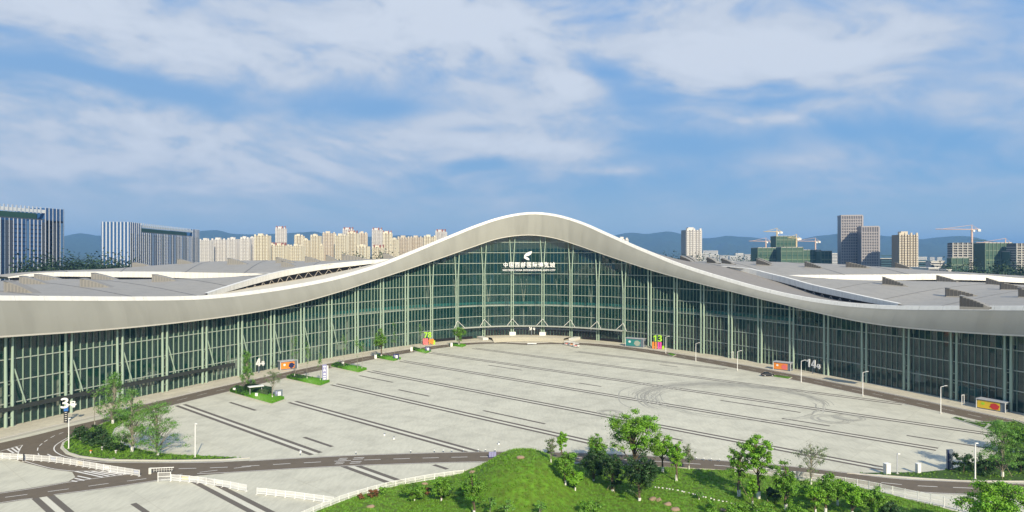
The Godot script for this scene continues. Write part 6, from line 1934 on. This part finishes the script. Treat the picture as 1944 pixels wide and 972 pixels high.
	tower("wide tall building wrapped in green netting at the right", Vector4(632.8, -900.0, 35.4, 61.7), 26, 0.0, "net", 7, g)
	tower("narrow yellow-green netted building right of the wide green one", Vector4(640.8, -880.0, 8.2, 50.4), 16, 0.0, "net", 2, g)
	tower("white slab-striped unfinished tower at the right edge", Vector4(645.9, -870.0, 16.8, 61.1), 20, -0.1, "bare", 3, g)
	crane("crane on top of the tall green building, short pale jib to the left", Vector4(435.0, -1120.0, 0.0, 84.8), 22, 8, M.crane_yellow)
	crane("pink crane left of the tall green building", Vector4(446.6, -1200.0, 0.0, 70.9), 30, 10, M.crane_red)
	crane("yellow hoist crane right of the tall green building", Vector4(442.0, -1060.0, 0.0, 72.8), 14, 6, M.crane_yellow)
	crane("thin red crane right of the left building site", Vector4(556.0, -1250.0, 0.0, 72.0), 46, 8, M.crane_red)
	crane("tall crane with a long pink jib right of the brown tower", Vector4(633.7, -940.0, 0.0, 81.7), 50, 11, M.crane_red)
	crane("short orange crane right of the wide green building", Vector4(672.9, -930.0, 0.0, 63.0), 40, 8, M.crane_red)
	g = "low buildings far behind the right roofs"
	for e in [["grey-blue low block right of the white tower", Vector4(536.3, -1900.0, 22.0, 50.9), "low"], ["pinkish far block with a flat roof", Vector4(753.9, -2600.0, 58.2, 65.1), "low"], ["small blue-grey block beside the dark trees", Vector4(533.1, -1800.0, 23.6, 47.8), "low"], ["white low block left of the far white row", Vector4(746.9, -2400.0, 33.4, 46.9), "low"], ["first white block of the far white row", Vector4(765.5, -2300.0, 24.9, 53.9), "low"], ["second white block of the far white row", Vector4(811.2, -2350.0, 25.4, 50.4), "low"], ["dim block behind the far white row", Vector4(711.8, -2200.0, 23.8, 45.0), "low"], ["teal and white block left of the grey towers", Vector4(804.1, -1700.0, 27.6, 51.6), "low"],
		["dark glass box between the grey and brown towers", Vector4(538.8, -980.0, 22.7, 41.2), "glassbox"], ["long dark glass building right of the brown tower", Vector4(600.8, -1000.0, 23.2, 36.5), "glassbox"], ["cream box building right of the long dark one", Vector4(595.3, -960.0, 17.8, 37.6), "low"], ["dark low block right of the cream box", Vector4(623.9, -980.0, 14.4, 32.1), "glassbox"], ["left white block on the far plain", Vector4(1437.2, -2400.0, 35.2, 41.3), "low"], ["middle white block on the far plain", Vector4(1538.6, -2500.0, 19.3, 40.2), "low"], ["right white block on the far plain", Vector4(1531.5, -2450.0, 17.0, 40.3), "low"], ["small white house before the dark glass building", Vector4(428.4, -720.0, 6.1, 32.8), "low"], ["small cream house between the dark blocks", Vector4(427.3, -700.0, 10.3, 32.6), "low"], ["white shed at the edge of the right wood", Vector4(437.4, -690.0, 4.3, 31.1), "low"]]:
		tower(e[0], e[1], 16, rng.randf_range(-0.2, 0.2), e[2], 4, g)
	wood("dark green wood between the two striped office blocks", Vector3(-401, 0, -640), Vector3(50, 42, 110), 90, 501)
	wood("dark trees left of the crest behind the roof", Vector3(-140, 0, -700), Vector3(70, 46, 30), 30, 502)
	wood("trees on the right slope of the crest, left of the white tower", Vector3(205, 0, -900), Vector3(120, 42, 40), 40, 503)
	wood("trees at the foot of the tall white tower", Vector3(250, 0, -1000), Vector3(60, 44, 40), 26, 504)
	wood("dark trees between the white tower and the green building site", Vector3(318, 0, -960), Vector3(70, 42, 30), 34, 505)
	wood("long dark wood at the right edge before the building sites", Vector3(498, 0, -660), Vector3(124, 36, 110), 110, 506)
	wood("dim belt of trees on the plain in front of the hills", Vector3(300, 0, -2600), Vector3(2600, 30, 200), 130, 507)
	wood("dim belt of trees on the plain behind the left towers", Vector3(-1500, 0, -2600), Vector3(1800, 22, 200), 80, 508)

# ---------------------------------------------------------------- build
func _ready() -> void:
	var cam := Camera3D.new()
	cam.name = "camera"
	cam.fov = rad_to_deg(2.0 * atan(486.0 / 1295.0))
	cam.position = Vector3(0, 45, 0)
	cam.near = 0.5
	cam.far = 30000.0
	add_child(cam)
	cam.current = true

	var env := Environment.new()
	env.background_mode = Environment.BG_SKY
	var sky := Sky.new()
	sky.sky_material = make_sky()
	env.sky = sky
	env.ambient_light_source = Environment.AMBIENT_SOURCE_SKY
	env.tonemap_mode = Environment.TONE_MAPPER_LINEAR
	env.tonemap_exposure = 1.33
	env.sdfgi_enabled = true
	env.ssao_enabled = true
	env.ssil_enabled = true
	env.fog_enabled = true
	env.fog_density = 0.0001
	env.fog_light_color = Color(0.52, 0.75, 1.0)
	var we := WorldEnvironment.new()
	we.name = "world_environment"
	we.environment = env
	add_child(we)

	var sun := DirectionalLight3D.new()
	sun.name = "sun"
	sun.light_energy = 1.47
	sun.light_color = Color(1.0, 0.945, 0.83)
	sun.light_angular_distance = 0.5
	sun.shadow_enabled = true
	sun.sky_mode = DirectionalLight3D.SKY_MODE_LIGHT_ONLY
	add_child(sun)
	sun.look_at_from_position(Vector3(0.265, 0.53, 0.805) * 100.0, Vector3.ZERO, Vector3.UP)

	rng.seed = 7
	make_materials()
	make_plan()
	make_ground()
	make_roads()
	make_lawns()
	make_hills()
	make_hall()
	make_city()
	make_trees()
	make_beds()
	make_rocks()
	make_signs()
	make_lamps()
	make_fences()
	make_vehicles()
